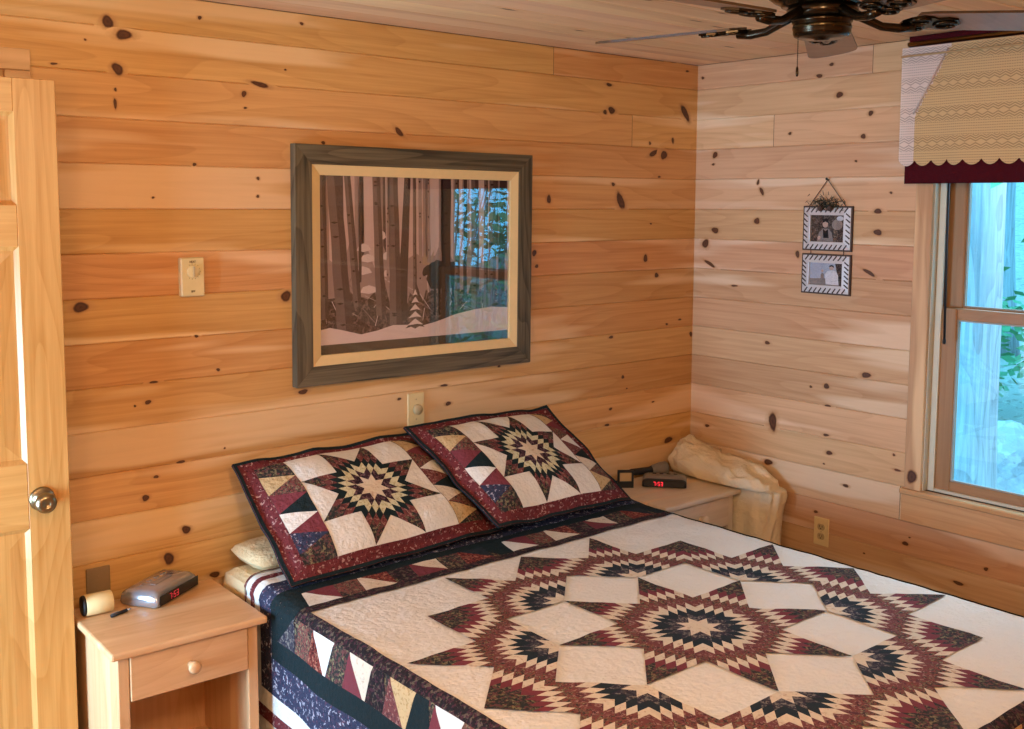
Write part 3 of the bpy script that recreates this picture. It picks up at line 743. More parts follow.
# ---------------------------------------------------------------- cream blanket over the nightstand corner
def blanket():
    mb=MB(); vs=[];fs=[]; n=120
    #  outline (left, right, front, back) per level; the upper levels reach over the nightstand top
    key=[(.012,-.160,-.032,-.515,-.035),(.25,-.158,-.026,-.53,-.035),(.45,-.158,-.02,-.545,-.03),(.535,-.160,-.018,-.555,-.028),(.553,-.162,-.018,-.553,-.028),(.561,-.212,-.018,-.548,-.028),(.572,-.216,-.022,-.535,-.03),(.59,-.214,-.026,-.485,-.03),(.615,-.210,-.03,-.40,-.034),(.635,-.205,-.038,-.30,-.038),(.650,-.19,-.05,-.20,-.044),(.660,-.19,-.07,-.15,-.06),(.664,-.15,-.10,-.115,-.085)]
    rings=[]
    for A,B in zip(key,key[1:]):
        m=max(1,int((B[0]-A[0])/.012)) if A[0]<.53 else 3
        for q in range(m): rings.append([A[i]+(B[i]-A[i])*q/m for i in range(5)])
    rings.append(key[-1])
    rid=lambda p,sc,o: 1-2*abs(noise.noise((p[0]*sc+o,p[1]*sc,p[2]*sc)))
    for li,(z,l,r,f,b) in enumerate(rings):
        for k in range(n):
            w=2*PI*k/n; c,s_=math.cos(w),math.sin(w); e=.6
            x=(l+r)/2+(r-l)/2*math.copysign(abs(c)**e,c); e=.82 if z<.556 else .62; y=(f+b)/2+(b-f)/2*math.copysign(abs(s_)**e,s_)
            if z<.556:
                fold=.018*rid((c*1.5,s_*1.5,z*1.0),2.6,0)+.006*rid((x,y,z*.6),16,3)
                x+=c*fold; y+=s_*fold; zz=z
            else:
                g=min(1,(z-.556)/.03)
                d=.016*rid((x,y,z),13,2)+.010*rid((x,y,z),27,6)+.014*noise.noise((x*9,y*9,5))
                x+=c*d*.8*g; y+=s_*d*.8*g; zz=z+d*g
                zz+=.030*max(0,1-math.hypot((x+.085)/.05,(y+.075)/.05)); zz=max(zz,.5575)
                zz+=.010*max(0,1-math.hypot((x+.18)/.04,(y+.11)/.06))
            x=min(x,-.008); y=min(y,-.008)
            if z<.556: x=max(x,-.170)
            vs.append((x,y,zz))
    for i in range(len(rings)-1):
        for k in range(n): fs.append((i*n+k,i*n+(k+1)%n,(i+1)*n+(k+1)%n,(i+1)*n+k))
    fs.append(tuple(range(n))[::-1]); fs.append(tuple((len(rings)-1)*n+k for k in range(n)))
    mb.add(vs,fs,0,True)
    return mb
M_blk=fabric('cream_blanket_cloth',srgb(232,216,184))
o=blanket().build('blanket',M_blk,fixn=True)
tag(o,'cream blanket bunched over the nightstand corner and hanging to floor','blanket')

# ---------------------------------------------------------------- framed forest print
Pw,Ph=1.012,.795
pic=empty('picture',(-1.4965,-.0,1.513),0,label='large framed print of a moose in a snowy birch forest',cat='picture')
pic.rotation_euler=(0,R(.35),0)
M_fr=[wood('weathered_frame_level','x','z',(.15,.115,.065,1),(.045,.033,.018,1),None,grain=2.2,rough=.6,ringscale=1.6),wood('weathered_frame_upright','z','x',(.15,.115,.065,1),(.045,.033,.018,1),None,grain=2.2,rough=.6,ringscale=1.6)]
def rails(W,Hh,w,y0,y1,ybk,names,mats,parent,chamf=.004):
    a,b=W/2,Hh/2
    out=[((-a,-b),(a,-b),(a-w,-b+w),(-a+w,-b+w),0),((a,-b),(a,b),(a-w,b-w),(a-w,-b+w),1),((a,b),(-a,b),(-a+w,b-w),(a-w,b-w),0),((-a,b),(-a,-b),(-a+w,-b+w),(-a+w,b-w),1)]
    for p in out:
        mb=MB(); c=p[:4]; cx=sum(q[0] for q in c)/4; cz=sum(q[1] for q in c)/4
        fr=[(x,-y0 if i<2 else -y1,z) for i,(x,z) in enumerate(c)]; bk=[(x,-ybk,z) for x,z in c]
        mb.add(fr+bk,[(0,1,2,3),(7,6,5,4),(0,4,5,1),(1,5,6,2),(2,6,7,3),(3,7,4,0)],0)
        mb.build(names,mats[p[4]],parent,bevel=.0015)
rails(Pw,Ph,.064,.034,.030,.002,'frame_rail',M_fr,pic)
M_lin=plain('cream_liner',srgb(226,196,140),.6)
rails(Pw-.129,Ph-.129,.034,.0285,.020,.004,'liner',[M_lin,M_lin],pic)
iw_,ih_=Pw-.129-.066,Ph-.129-.066
def pm(n,c,sp=None,sc=60): return fabric(n,c,sp,sc,.8,.8,0)
def pq(n,c): return plain(n,c,.85,0,.1,0,40)
PM=[pq('print_dusk',srgb(212,186,182)),pq('print_trunk',srgb(66,54,52)),pq('print_trunk_pale',srgb(118,100,96)),pq('print_snow',srgb(226,206,202)),pm('print_brush',srgb(78,62,58),[srgb(120,98,92),srgb(56,44,42)],60),pq('print_moose',srgb(46,34,32)),pq('print_band',srgb(70,66,56)),pq('print_antler',srgb(176,150,130)),pq('print_far',srgb(164,140,136)),pq('print_mid',srgb(84,68,64))]
mb=MB(); yy=[-.008]
def pp(poly,m,l): mb.add([(-iw_/2+u*iw_,-.008-l*.0002,ih_/2-v*ih_) for u,v in poly],[tuple(range(len(poly)))],m)
pp([(0,0),(1,0),(1,1),(0,1)],0,0)
rnd=random.Random(5)
for k in range(46):                                            # far thin trunks
    u=rnd.random(); w=.004+.006*rnd.random(); pp([(u-w,0),(u+w,0),(u+w*1.2+.006,.8),(u-w*1.2+.006,.8)],8 if k%3 else 9,1)
pp([(0,.52)]+[(i/48,.46+.12*noise.noise((i*.5,1,2))) for i in range(49)]+[(1,.9),(0,.9)],8,1.5)
pp([(0,.70)]+[(i/60,.68+.14*noise.noise((i*.6,4,2))) for i in range(61)]+[(1,.9),(0,.9)],4,3)
for k in range(70):                                            # bare twigs
    u=rnd.random(); v=.62+.24*rnd.random(); L=.05+.08*rnd.random(); a=rnd.uniform(-1.2,1.2)
    dx,dy=math.sin(a)*L,-math.cos(a)*L; w=.0015
    pp([(u-w,v),(u+w,v),(u+dx+w,v+dy),(u+dx-w,v+dy)],rnd.choice([2,8,3]),4)
def trunk(u0,u1,w0,w1,v1,m,l=6):
    N=10; L_=[];R_=[]
    for i in range(N+1):
        f=i/N; u=u0+(u1-u0)*f+.004*noise.noise((u0*30,f*4,1)); w=w0+(w1-w0)*f
        L_.append((u-w/2,v1*f)); R_.append((u+w/2,v1*f))
    pp(L_+R_[::-1],m,l)
    if m==2: pp([(p[0]+ (q[0]-p[0])*.55,p[1]) for p,q in zip(L_,R_)]+[q for q in R_[::-1]],9,l+1)
    for q in range(5):
        f=rnd.random(); i=min(N-1,int(f*N)); c=(L_[i][0]*.6+R_[i][0]*.4,v1*f); w=w0*.28; pp([(c[0]-w,c[1]),(c[0],c[1]-.006),(c[0]+w,c[1]),(c[0],c[1]+.008)],5,l+2)
for a in ((.015,.03,.03,.035,.8,2),(.07,.125,.062,.08,.90,2),(.135,.185,.03,.04,.74,2),(.20,.195,.012,.014,.6,1),(.275,.30,.036,.05,.80,2),(.335,.335,.014,.014,.6,8),(.36,.375,.05,.062,.86,2),(.435,.405,.032,.05,.84,1),(.47,.475,.016,.02,.7,2),(.50,.505,.018,.02,.66,8),(.545,.55,.014,.018,.5,8),(.645,.64,.044,.05,.86,1),(.70,.705,.024,.03,.8,2),(.745,.75,.018,.02,.74,1),(.80,.81,.040,.046,.84,2),(.865,.87,.022,.026,.8,2),(.905,.905,.038,.044,.86,2),(.965,.96,.036,.04,.86,1)):
    trunk(*a)
# moose between the trunks
pp([(.535,.60),(.555,.52),(.59,.485),(.63,.50),(.70,.50),(.72,.56),(.71,.66),(.56,.66)],5,5)
pp([(.512,.565),(.520,.535),(.55,.505),(.585,.495),(.60,.53),(.565,.56),(.54,.575),(.52,.582)],5,5.4)
pp([(.52,.515),(.50,.475),(.505,.44),(.518,.47),(.527,.435),(.537,.47),(.55,.43),(.556,.47),(.575,.43),(.573,.48),(.55,.515)],7,5.6)
for u in (.575,.60,.675,.695): pp([(u,.65),(u+.014,.65),(u+.012,.82),(u+.002,.82)],5,5)
pp([(0,.86),(.05,.85),(.10,.865),(.2,.90),(.28,.885),(.36,.86),(.44,.865),(.52,.875),(.6,.855),(.7,.82),(.8,.80),(.9,.79),(1,.80),(1,1),(0,1)],3,10)
# small snowy fir, and snow pillows on a fir behind
def fir(u,v,w,h,l):
    for i in range(5):
        f=i/5; ww=w*(.25+.75*f); y=v-h+h*f
        pp([(u,y-.01),(u+ww/2,y+h*.20),(u+ww*.2,y+h*.17),(u,y+h*.23),(u-ww*.2,y+h*.17),(u-ww/2,y+h*.20)],4,l)
        pp([(u,y-.01),(u+ww*.42,y+h*.13),(u+ww*.1,y+h*.10),(u-ww*.42,y+h*.13)],3,l+.5)
fir(.475,.885,.12,.22,11)
for (u,v,w) in ((.215,.40,.07),(.235,.46,.08),(.21,.53,.09),(.24,.64,.09),(.33,.45,.05),(.335,.55,.05),(.31,.33,.03)):
    pp([(u-w/2,v+.02),(u-w/3,v-.01),(u,v-.02),(u+w/3,v-.008),(u+w/2,v+.018),(u,v+.03)],3,5)
pp([(0,.945),(1,.945),(1,1),(0,1)],6,12)
mb.build('print',PM,pic,fixn=False)
mb=MB(); mb.box((-iw_/2-.004,-.0165,-ih_/2-.004),(iw_/2+.004,-.0145,ih_/2+.004)); g=mb.build('glass_pane',glassmat(NT('picture_glass'),1.85),pic)

# ---------------------------------------------------------------- wall plates
M_plate=plain('ivory_plate',srgb(226,204,150),.4)
M_platesh=plain('ivory_plate_shade',srgb(190,168,125),.45)
M_ink=plain('brown_ink',srgb(110,88,60),.6)
t=empty('thermostat',(-2.347,0,1.497),0,label='ivory rectangular thermostat with round dial on the back wall',cat='thermostat')
mb=MB(); mb.box((-.037,-.024,-.059),(.037,-.0002,.059),bev=.003); mb.build('cover',M_plate,t)
mb=MB(); mb.lathe([(.001,0),(.020,0),(.0195,.004),(.017,.006),(.001,.0062)],28,0,T(0,-.0241,.017)@Rx(PI/2)); d=mb.build('dial',M_plate,t)
mb=MB(); mb.box((-.0025,-.036,.001),(.0025,-.0304,.033),bev=.001); mb.build('dial_grip',M_platesh,d)
mb=MB()
for k in range(11):
    a=R(-30+k*24); 
    M=T(0,0,.017)@Ry(a); mb.box((-.0006,-.0245,.0215),(.0006,-.0238,.0245),0,M)
mb.build('dial_marks',M_ink,t); mb=MB()
def word(mb,txt,x,z,w,h,y,st=.0007):
    """tiny block lettering from strokes"""
    G={'H':[(0,0,0,1),(1,0,1,1),(0,.5,1,.5)],'E':[(0,0,0,1),(0,0,1,0),(0,.5,.8,.5),(0,1,1,1)],'A':[(0,0,.5,1),(.5,1,1,0),(.2,.4,.8,.4)],'T':[(.5,0,.5,1),(0,1,1,1)],'O':[(0,0,0,1),(1,0,1,1),(0,0,1,0),(0,1,1,1)],'F':[(0,0,0,1),(0,.5,.8,.5),(0,1,1,1)]}
    for i,ch in enumerate(txt):
        for a,b,c,d in G[ch]:
            p=Vector((x+(i*1.45+a)*w,0,z+b*h)); q=Vector((x+(i*1.45+c)*w,0,z+d*h)); L=(q-p).length
            an=math.atan2(q.z-p.z,q.x-p.x); mb.box((-st,y-.0005,-st),(L+st,y,st),0,T(p.x,0,p.z)@Ry(-an))
word(mb,'HEAT',-.0095,.044,.0034,.005,-.0240); mb.build('lettering',M_ink,t); mb=MB(); word(mb,'OFF',-.006,-.046,.0030,.0045,-.0240)
mb.build('lettering',M_ink,t)
t=empty('dimmer_switch',(-1.513,0,.985),0,label='ivory dimmer switch plate with round knob above the pillows',cat='switch')
mb=MB(); mb.box((-.036,-.007,-.060),(.036,-.0008,.060),bev=.0025); p_=mb.build('wall_plate',M_plate,t)
mb=MB(); mb.lathe([(.001,0),(.0185,0),(.0185,.010),(.0165,.014),(.001,.0145)],28,0,T(.003,-.0071,.0)@Rx(PI/2)); mb.build('knob',M_platesh,t)
for z in (-.036,.036):
    mb=MB(); mb.lathe([(.0005,0),(.0028,0),(.0024,.001),(.0005,.0012)],12,0,T(0,-.0071,z)@Rx(PI/2)); mb.build('screw',M_platesh,t)
def outlet(loc,rz,label,col,name='wall_outlet'):
    t=empty(name,loc,rz,label=label,cat='outlet',group='wall outlets')
    mb=MB(); mb.box((-.035,-.006,-.058),(.035,-.0008,.058),bev=.0022); mb.build('wall_plate',col,t)
    for z in (-.0195,.0195):
        mb=MB(); pts=[(.0165*math.cos(a)*1.0,max(-.0125,min(.0125,.0165*math.sin(a)))) for a in [2*PI*i/28 for i in range(28)]]
        mb.prism(pts,0,.0022,0,T(0,-.0061,z)@Rx(PI/2)); r=mb.build('receptacle',M_platesh,t)
        mb=MB()
        for x in (-.0062,.0062): mb.box((x-.001,-.0088,z-.001),(x+.001,-.0084,z+.007))
        mb.lathe([(.0003,0),(.0024,0),(.0024,.0004),(.0003,.0004)],10,0,T(0,-.0084,z-.0062)@Rx(PI/2)); mb.build('slots',M_blackm,r)
    mb=MB(); mb.lathe([(.0005,0),(.0026,0),(.0022,.001),(.0005,.0012)],12,0,T(0,-.0061,0)@Rx(PI/2)); mb.build('screw',M_platesh,t)
outlet((0,-.703,.405),R(-90),'ivory duplex wall outlet low on the window wall',M_plate)
t=empty('wall_plate',(-2.654,0,.592),0,label='blank taupe wall plate behind the cream canister',cat='wall plate')
M_tau=plain('taupe_plate',srgb(146,122,88),.45)
mb=MB(); mb.box((-.035,-.006,-.058),(.035,-.0008,.058),bev=.0022); mb.build('cover',M_tau,t)
for z in (-.03,.03):
    mb=MB(); mb.lathe([(.0005,0),(.0026,0),(.0022,.001),(.0005,.0012)],12,0,T(0,-.0061,z)@Rx(PI/2)); mb.build('screw',M_tau,t)

# ---------------------------------------------------------------- two small photo frames
M_pewter=plain('white_pewter',srgb(208,204,204),.35,.25)
M_rope=plain('dark_rope_edge',srgb(70,54,46),.7)
PHO=[pm('photo_dark',srgb(78,66,62),[srgb(110,95,88),srgb(50,44,42)],120),pm('photo_mid',srgb(138,128,124)),pm('photo_pale',srgb(205,205,212)),pm('photo_black',srgb(40,36,38)),pm('photo_skin',srgb(188,160,146)),pm('photo_sky',srgb(165,172,188))]
def photo_frame(zc,hgt,label,which):
    t=empty('photo_frame',(0,-.686,zc),R(-90),label=label,cat='photo frame',group='hanging photo frames')
    W,hh=.212,hgt/2
    rails(W,hgt,.030,.013,.016,.0015,'frame_rail',[M_pewter,M_pewter],t)
    mb=MB()                                                     # dark backing edge
    for lo,hi in (((-W/2-.006,-.010,-hh-.006),(W/2+.006,-.002,-hh)),((-W/2-.006,-.010,hh),(W/2+.006,-.002,hh+.006)),((-W/2-.006,-.010,-hh),(-W/2,-.002,hh)),((W/2,-.010,-hh),(W/2+.006,-.002,hh))): mb.box(lo,hi)
    mb.build('outer_edge',M_rope,t)
    mb=MB()                                                     # slanting rope strokes
    nx=9; nz=6
    for s_ in (-1,1):
        for i in range(nx): mb.box((-.0018,-.0178,-.011),(.0018,-.0125,.011),0,T(-W/2+.02+(W-.04)*i/(nx-1),0,s_*(hh-.010))@Ry(R(38)))
        for i in range(nz): mb.box((-.0018,-.0178,-.011),(.0018,-.0125,.011),0,T(s_*(W/2-.010),0,-hh+.03+(hgt-.06)*i/(nz-1))@Ry(R(-52)))
    mb.build('rope_pattern',M_rope,t)
    mb=MB(); a,b=W/2-.030,hh-.030
    def pf(poly,m,l): mb.add([(-a+u*2*a,-.006-l*.0002,b-v*2*b) for u,v in poly],[tuple(range(len(poly)))],m)
    def oval(u,v,ru,rv,m,l): pf([(u+ru*math.cos(2*PI*i/16),v+rv*math.sin(2*PI*i/16)) for i in range(16)],m,l)
    if which==0:
        pf([(0,0),(1,0),(1,1),(0,1)],0,0); oval(.78,.35,.16,.2,1,1); oval(.86,.12,.1,.09,2,1)
        pf([(.18,1),(.24,.66),(.36,.50),(.52,.50),(.63,.66),(.68,1)],1,2); pf([(.36,.52),(.44,.60),(.51,.52),(.54,.86),(.38,.86)],3,3)
        oval(.43,.33,.085,.14,4,4); pf([(.335,.30),(.36,.16),(.44,.12),(.51,.16),(.525,.30),(.43,.24)],3,5); oval(.25,.85,.05,.07,4,4)
    else:
        pf([(0,0),(1,0),(1,1),(0,1)],5,0); pf([(0,.72),(1,.66),(1,1),(0,1)],1,1); pf([(.76,0),(1,0),(1,1),(.9,1)],0,1)
        pf([(.50,.96),(.46,.5),(.54,.36),(.66,.31),(.80,.36),(.86,.52),(.88,.96)],2,3); oval(.655,.20,.07,.11,4,4); pf([(.58,.18),(.60,.10),(.66,.07),(.72,.10),(.735,.2),(.66,.14)],3,5)
        pf([(.33,.98),(.34,.52),(.38,.44),(.43,.5),(.45,.98)],1,3); oval(.385,.36,.035,.07,4,4)
    mb.build('photograph',PHO,t,fixn=False)
    mb=MB(); mb.box((-a-.002,-.0095,-b-.002),(a+.002,-.0080,b+.002)); mb.build('glass_pane',M_glass,t)
    mb=MB(); mb.box((-W/2+.004,-.0015,-hh+.004),(W/2-.004,-.0003,hh-.004)); mb.build('backing',M_rope,t)
    return t
fu=photo_frame(1.632,.165,'upper pewter photo frame hung by a cord with a pine sprig on top',0)
fl=photo_frame(1.451,.148,'lower pewter photo frame hanging beneath the sprig topped frame',1)
mb=MB(); mb.tube([(-.088,-.008,.086),(-.004,-.010,.192)],.0016,8); mb.tube([(.082,-.008,.086),(-.004,-.010,.192)],.0016,8); mb.build('hanging_cord',M_rope,fu)
mb=MB(); mb.tube([(-.004,-.001,.191),(-.004,-.018,.195)],.002,8); mb.lathe([(.0005,0),(.005,0),(.005,.002),(.0005,.003)],12,0,T(-.004,-.018,.195)@Rx(PI/2)); mb.build('nail',M_blackm,fu)
mb=MB()
M_green=plain('dark_pine_sprig',srgb(46,52,40),.8)
rr=random.Random(3)
for k in range(210):
    c=Vector((rr.gauss(.0,.030),-.016+rr.uniform(-.008,.006),.086+rr.gauss(.012,.013))); d=Vector((rr.uniform(-1,1),rr.uniform(-.7,.2),rr.uniform(-.5,1))).normalized()*rr.uniform(.010,.020)
    mb.tube([c,c+d*.6,c+d],[.0011,.0010,.0004],5)
sp_=mb.build('pine_sprig',M_green,fu)
for q in (-.022,.022):
    mb=MB(); mb.lathe([(.001,-.012),(.008,-.009),(.011,0),(.008,.009),(.001,.013)],12,0,T(q,-.030,.080)); mb.build('pine_cone',M_rope,sp_)
for x in (-.075,.075):
    mb=MB(); mb.tube([(x,-.006,.080),(x,-.006,.093)],.0014,8); mb.build('hanging_wire',M_rope,fl)

# ---------------------------------------------------------------- lace valance over the window
M_burg=fabric('burgundy_valance_cloth',srgb(72,14,24))
def lace(name,c1):
    t=NT(name); uv=t.n('ShaderNodeUVMap'); sp=t.n('ShaderNodeSeparateXYZ'); t.l(uv.outputs[0],sp.inputs[0]); u,v=sp.outputs[0],sp.outputs[1]
    # metres along and down the cloth
    lines=t.m('PINGPONG',v,.0045); gap=t.m('LESS_THAN',lines,.0014)
    dots=t.m('LESS_THAN',t.m('PINGPONG',u,.004),.0026)
    band=t.m('PINGPONG',t.m('ADD',v,.02),.052)                      # zigzag bands repeat
    zz=t.m('ADD',t.m('SUBTRACT',band,.040),t.m('MULTIPLY',t.m('PINGPONG',u,.018),.55))
    zl=t.m('LESS_THAN',t.m('ABSOLUTE',zz),.0022); zl2=t.m('MAXIMUM',t.m('LESS_THAN',t.m('ABSOLUTE',t.m('SUBTRACT',zz,.009)),.0022),t.m('LESS_THAN',t.m('ABSOLUTE',t.m('ADD',zz,.008)),.0016))
    inband=t.m('GREATER_THAN',band,.026)
    hole=t.m('MAXIMUM',t.m('MULTIPLY',t.m('MULTIPLY',gap,dots),t.m('SUBTRACT',1,inband)),t.m('MULTIPLY',t.m('MAXIMUM',zl,zl2),inband))
    t.b.inputs['Base Color'].default_value=c1; t.b.inputs['Roughness'].default_value=.9; t.b.inputs['Specular IOR Level'].default_value=.1
    t.l(t.m('SUBTRACT',1,t.m('MULTIPLY',hole,.42)),t.b.inputs['Alpha'])
    t.bump(t.m('SINE',t.m('MULTIPLY',v,1400)),.3,.002)
    return t.mat
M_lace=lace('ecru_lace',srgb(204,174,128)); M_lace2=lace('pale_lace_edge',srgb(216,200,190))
val=empty('valance',(-.06,-1.60,2.05),0,label='burgundy window valance with ecru lace topper over the right window',cat='valance')
VY0,VY1=-1.03,-2.17
def strip(name,mat,y0,y1,ztop,zbot,xb,amp,fr,th=.002,nu=200,nv=24,scal=None,xtop=None,mats=None,msplit=None):
    mb=MB(); vs=[];fs=[];uvs=[]
    for i in range(nu+1):
        f=i/nu; y=y0+(y1-y0)*f; L=abs(y1-y0)*f
        zb=zbot
        if scal: zb=zbot+scal*(1-abs(math.sin(L/.062*PI))**.6)
        for j in range(nv+1):
            g=j/nv; z=ztop+(zb-ztop)*g
            x=xb+amp*math.sin(L*fr)*(.3+.7*g)+amp*.5*math.sin(L*fr*2.3+1)*(g)
            vs.append((x+.06,y+1.60,z-2.05)); uvs.append((L,(ztop-z)))
    n=nv+1
    for i in range(nu):
        for j in range(nv): fs.append((i*n+j,i*n+j+1,(i+1)*n+j+1,(i+1)*n+j))
    mb.add(vs,fs,0,True)
    if msplit:
        mb.m=[1 if msplit(*[sum(uvs[a][c] for a in f)/4 for c in (0,1)]) else 0 for f in fs]
    o=mb.build(name,mats or mat,val,fixn=False)
    ul=o.data.uv_layers.new(name='UVMap')
    for lp in o.data.loops: ul.data[lp.index].uv=uvs[lp.vertex_index]
    if th:
        d=o.modifiers.new('thick','SOLIDIFY'); d.thickness=th
    return o
strip('burgundy_panel',M_burg,-1.045,VY1,2.328,1.803,-.075,.006,22)
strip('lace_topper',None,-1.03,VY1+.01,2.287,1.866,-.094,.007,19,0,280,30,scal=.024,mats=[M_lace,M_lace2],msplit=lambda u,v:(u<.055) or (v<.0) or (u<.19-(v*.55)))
# raised diagonal lace seam and top hem
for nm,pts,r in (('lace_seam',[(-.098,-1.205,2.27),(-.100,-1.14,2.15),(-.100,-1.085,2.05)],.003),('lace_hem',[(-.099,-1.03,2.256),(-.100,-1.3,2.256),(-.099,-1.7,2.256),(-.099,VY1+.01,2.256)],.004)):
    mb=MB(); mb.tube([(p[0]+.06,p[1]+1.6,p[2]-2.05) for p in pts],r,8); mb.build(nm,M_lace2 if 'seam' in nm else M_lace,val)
mb=MB(); mb.tube([(-.02,.555,.250),(-.02,-.560,.250)],.008,12); mb.tube([(.0585,.553,.250),(-.02,.553,.250)],.006,10); mb.tube([(.0585,-.558,.250),(-.02,-.558,.250)],.006,10); mb.build('curtain_rod',plain('brass_rod',srgb(150,120,70),.3,1.0),val)
t=empty('blind_wand',(-.030,-1.193,1.9),0,label='thin black wand hanging at the left side of the window',cat='wand')
mb=MB(); mb.tube([(0,0,.0),(0,-.002,-.3),(0,-.010,-.655)],.0045,10); mb.lathe([(.0045,0),(.0065,-.01),(.005,-.02),(.001,-.022)],10,0,T(0,-.010,-.652)); mb.build('rod',M_blackm,t)
mb=MB(); mb.tube([(0,0,0),(.012,0,.012),(.046,0,.016)],.002,8); mb.build('hook',M_blackm,t)

# ---------------------------------------------------------------- ceiling fan
fan=empty('ceiling_fan',(-1.470,-1.626,2.16),0,label='dark bronze ceiling fan with five blades near the window',cat='ceiling fan')
M_brz=plain('dark_bronze',srgb(52,42,30),.22,.9)
M_brz2=plain('bronze_band',srgb(66,54,34),.25,.9)
M_bu=wood('blade_under','x','y',srgb(150,116,88),srgb(118,88,64),None,rough=.42,spec=.6)
M_bt=wood('blade_top','x','y',(.09,.05,.025,1),(.05,.03,.015,1),None,rough=.35)
mb=MB(); mb.lathe([(.06,.1695),(.125,.168),(.132,.155),(.128,.130),(.120,.120),(.134,.105),(.138,.080),(.130,.058),(.112,.044),(.098,.040),(.096,.033),(.078,.030),(.001,.030)],44); mb.build('motor_housing',M_brz,fan)
mb=MB(); mb.lathe([(.079,.0298),(.083,.025),(.083,.008),(.072,.003),(.001,.003)],36); fw=mb.build('flywheel',M_brz,fan)
mb=MB(); mb.lathe([(.064,.0028),(.070,0),(.070,-.006),(.067,-.008),(.067,-.030),(.064,-.037),(.056,-.041),(.020,-.043),(.016,-.047),(.001,-.047)],36); sh=mb.build('switch_housing',M_brz,fan)
mb=MB(); mb.lathe([(.0672,-.013),(.0684,-.015),(.0684,-.020),(.0672,-.022)],36); mb.build('trim_band',M_brz2,sh)
ch=MB(); px_,py_=-.0655*.96,.0655*.28
for i in range(18): ch.lathe([(.0003,-.0018),(.0018,0),(.0003,.0018)],8,0,T(px_*1.05,py_*1.05,-.036-i*.0042))
ch.lathe([(.0008,.006),(.003,.0),(.0035,-.012),(.0025,-.018),(.0005,-.019)],12,0,T(px_*1.05,py_*1.05,-.036-18*.0042-.004))
ch.build('pull_chain',M_brz,fan)
for k in range(5):
    a=R(103+72*k); M=Rz(a)@Rx(R(-9)); M0=Rz(a)
    b=MB()
    L0,L1=.215,.615
    out=[(L0,-.050),(L0+.03,-.058),(L1-.07,-.068),(L1-.03,-.062),(L1-.008,-.044),(L1,-.018),(L1,.018),(L1-.008,.044),(L1-.03,.062),(L1-.07,.068),(L0+.03,.058),(L0,.050)]
    b.prism(out,-.003,.003,0,M,mtop=1,mside=1)
    bl=b.build('blade',[M_bu,M_bt],fan,fixn=True)
    ir=MB()
    ir.tube([M0@Vector((.074,0,.016)),M0@Vector((.10,0,.004)),M0@Vector((.14,0,-.014)),M0@Vector((.18,0,-.018)),M0@Vector((.215,0,-.012))],[.012,.011,.010,.011,.013],12)
    leaf=[(.185,-.012),(.20,-.034),(.225,-.048),(.25,-.040),(.262,-.030),(.285,-.036),(.31,-.028),(.325,0),(.31,.028),(.285,.036),(.262,.030),(.25,.040),(.225,.048),(.20,.034),(.185,.012)]
    ir.prism(leaf,-.0085,-.0035,0,M)
    for (cx_,cy_,rr_) in ((.222,.024,.018),(.222,-.024,.018),(.288,.0,.020)):   # scroll relief
        ir.tube([M@Vector((cx_+rr_*math.cos(w)*1.25,cy_+rr_*math.sin(w),-.0105)) for w in [2*PI*i/20 for i in range(21)]],.0036,8,0,False)
    for cx_,cy_ in ((.235,.0),(.30,.016),(.30,-.016)): ir.lathe([(.001,-.0045),(.006,-.004),(.006,.001),(.001,.001)],10,0,M@T(cx_,cy_,-.009))
    ir.build('blade_iron',M_brz,bl)

# ---------------------------------------------------------------- woods outside the window
M_bark=wood('bark','z','x',srgb(185,176,172),srgb(130,124,120),None,grain=1.6,rough=.9)
M_leaf=plain('leaf',srgb(95,150,95),.6); M_rock=fabric('rock',srgb(160,158,156),[srgb(138,136,134),srgb(176,176,174)],5,.4)
M_ground=fabric('forest_floor',srgb(165,155,140),[srgb(140,130,112),srgb(180,170,150)],9,.4)
mb=MB(); N=40; vs=[];fs=[]
def gz(x,y): return -.9+max(0,x-2)*.16+.35*noise.noise((x*.35,y*.35,0))+.08*noise.noise((x*1.7,y*1.7,3))
for i in range(N+1):
    for j in range(N+1):
        x=.6+24*i/N; y=-16+30*j/N; vs.append((x,y,gz(x,y)))
for i in range(N):
    for j in range(N): fs.append((i*(N+1)+j,(i+1)*(N+1)+j,(i+1)*(N+1)+j+1,i*(N+1)+j+1))
mb.add(vs,fs,0,True); o=mb.build('hillside',M_ground); struct(o)
rt=random.Random(11)
def tree(x,y,r,h,label,leafn):
    t=empty('tree',(x,y,gz(x,y)-.05),label=label,cat='tree',group='trees outside the window')
    mb=MB(); pts=[];rs=[]; lean=rt.uniform(-.03,.03)
    for i in range(13):
        f=i/12; pts.append((lean*f*h+.04*noise.noise((x,f*3,1)),.04*noise.noise((y,f*3,5)),h*f)); rs.append(r*(1.25-.25*min(1,f*6))*(1-.5*f) if f>0 else r*1.5)
    mb.tube(pts,rs,14); mb.build('trunk',M_bark,t)
    lf=MB()
    for k in range(leafn):
        a=rt.uniform(0,2*PI); z=h*rt.uniform(.30,.98); d=rt.uniform(.2,1.5)*(1.1-z/h*.6)
        c=Vector((d*math.cos(a),d*math.sin(a),z)); n1=Vector((rt.uniform(-1,1),rt.uniform(-1,1),rt.uniform(-.3,.3))).normalized()*.09; n2=n1.cross(Vector((rt.uniform(-1,1),rt.uniform(-1,1),1))).normalized()*.05
        lf.add([c-n1,c-n2,c+n1,c+n2],[(0,1,2,3)],0)
    if leafn: lf.build('foliage',M_leaf,t,fixn=False)
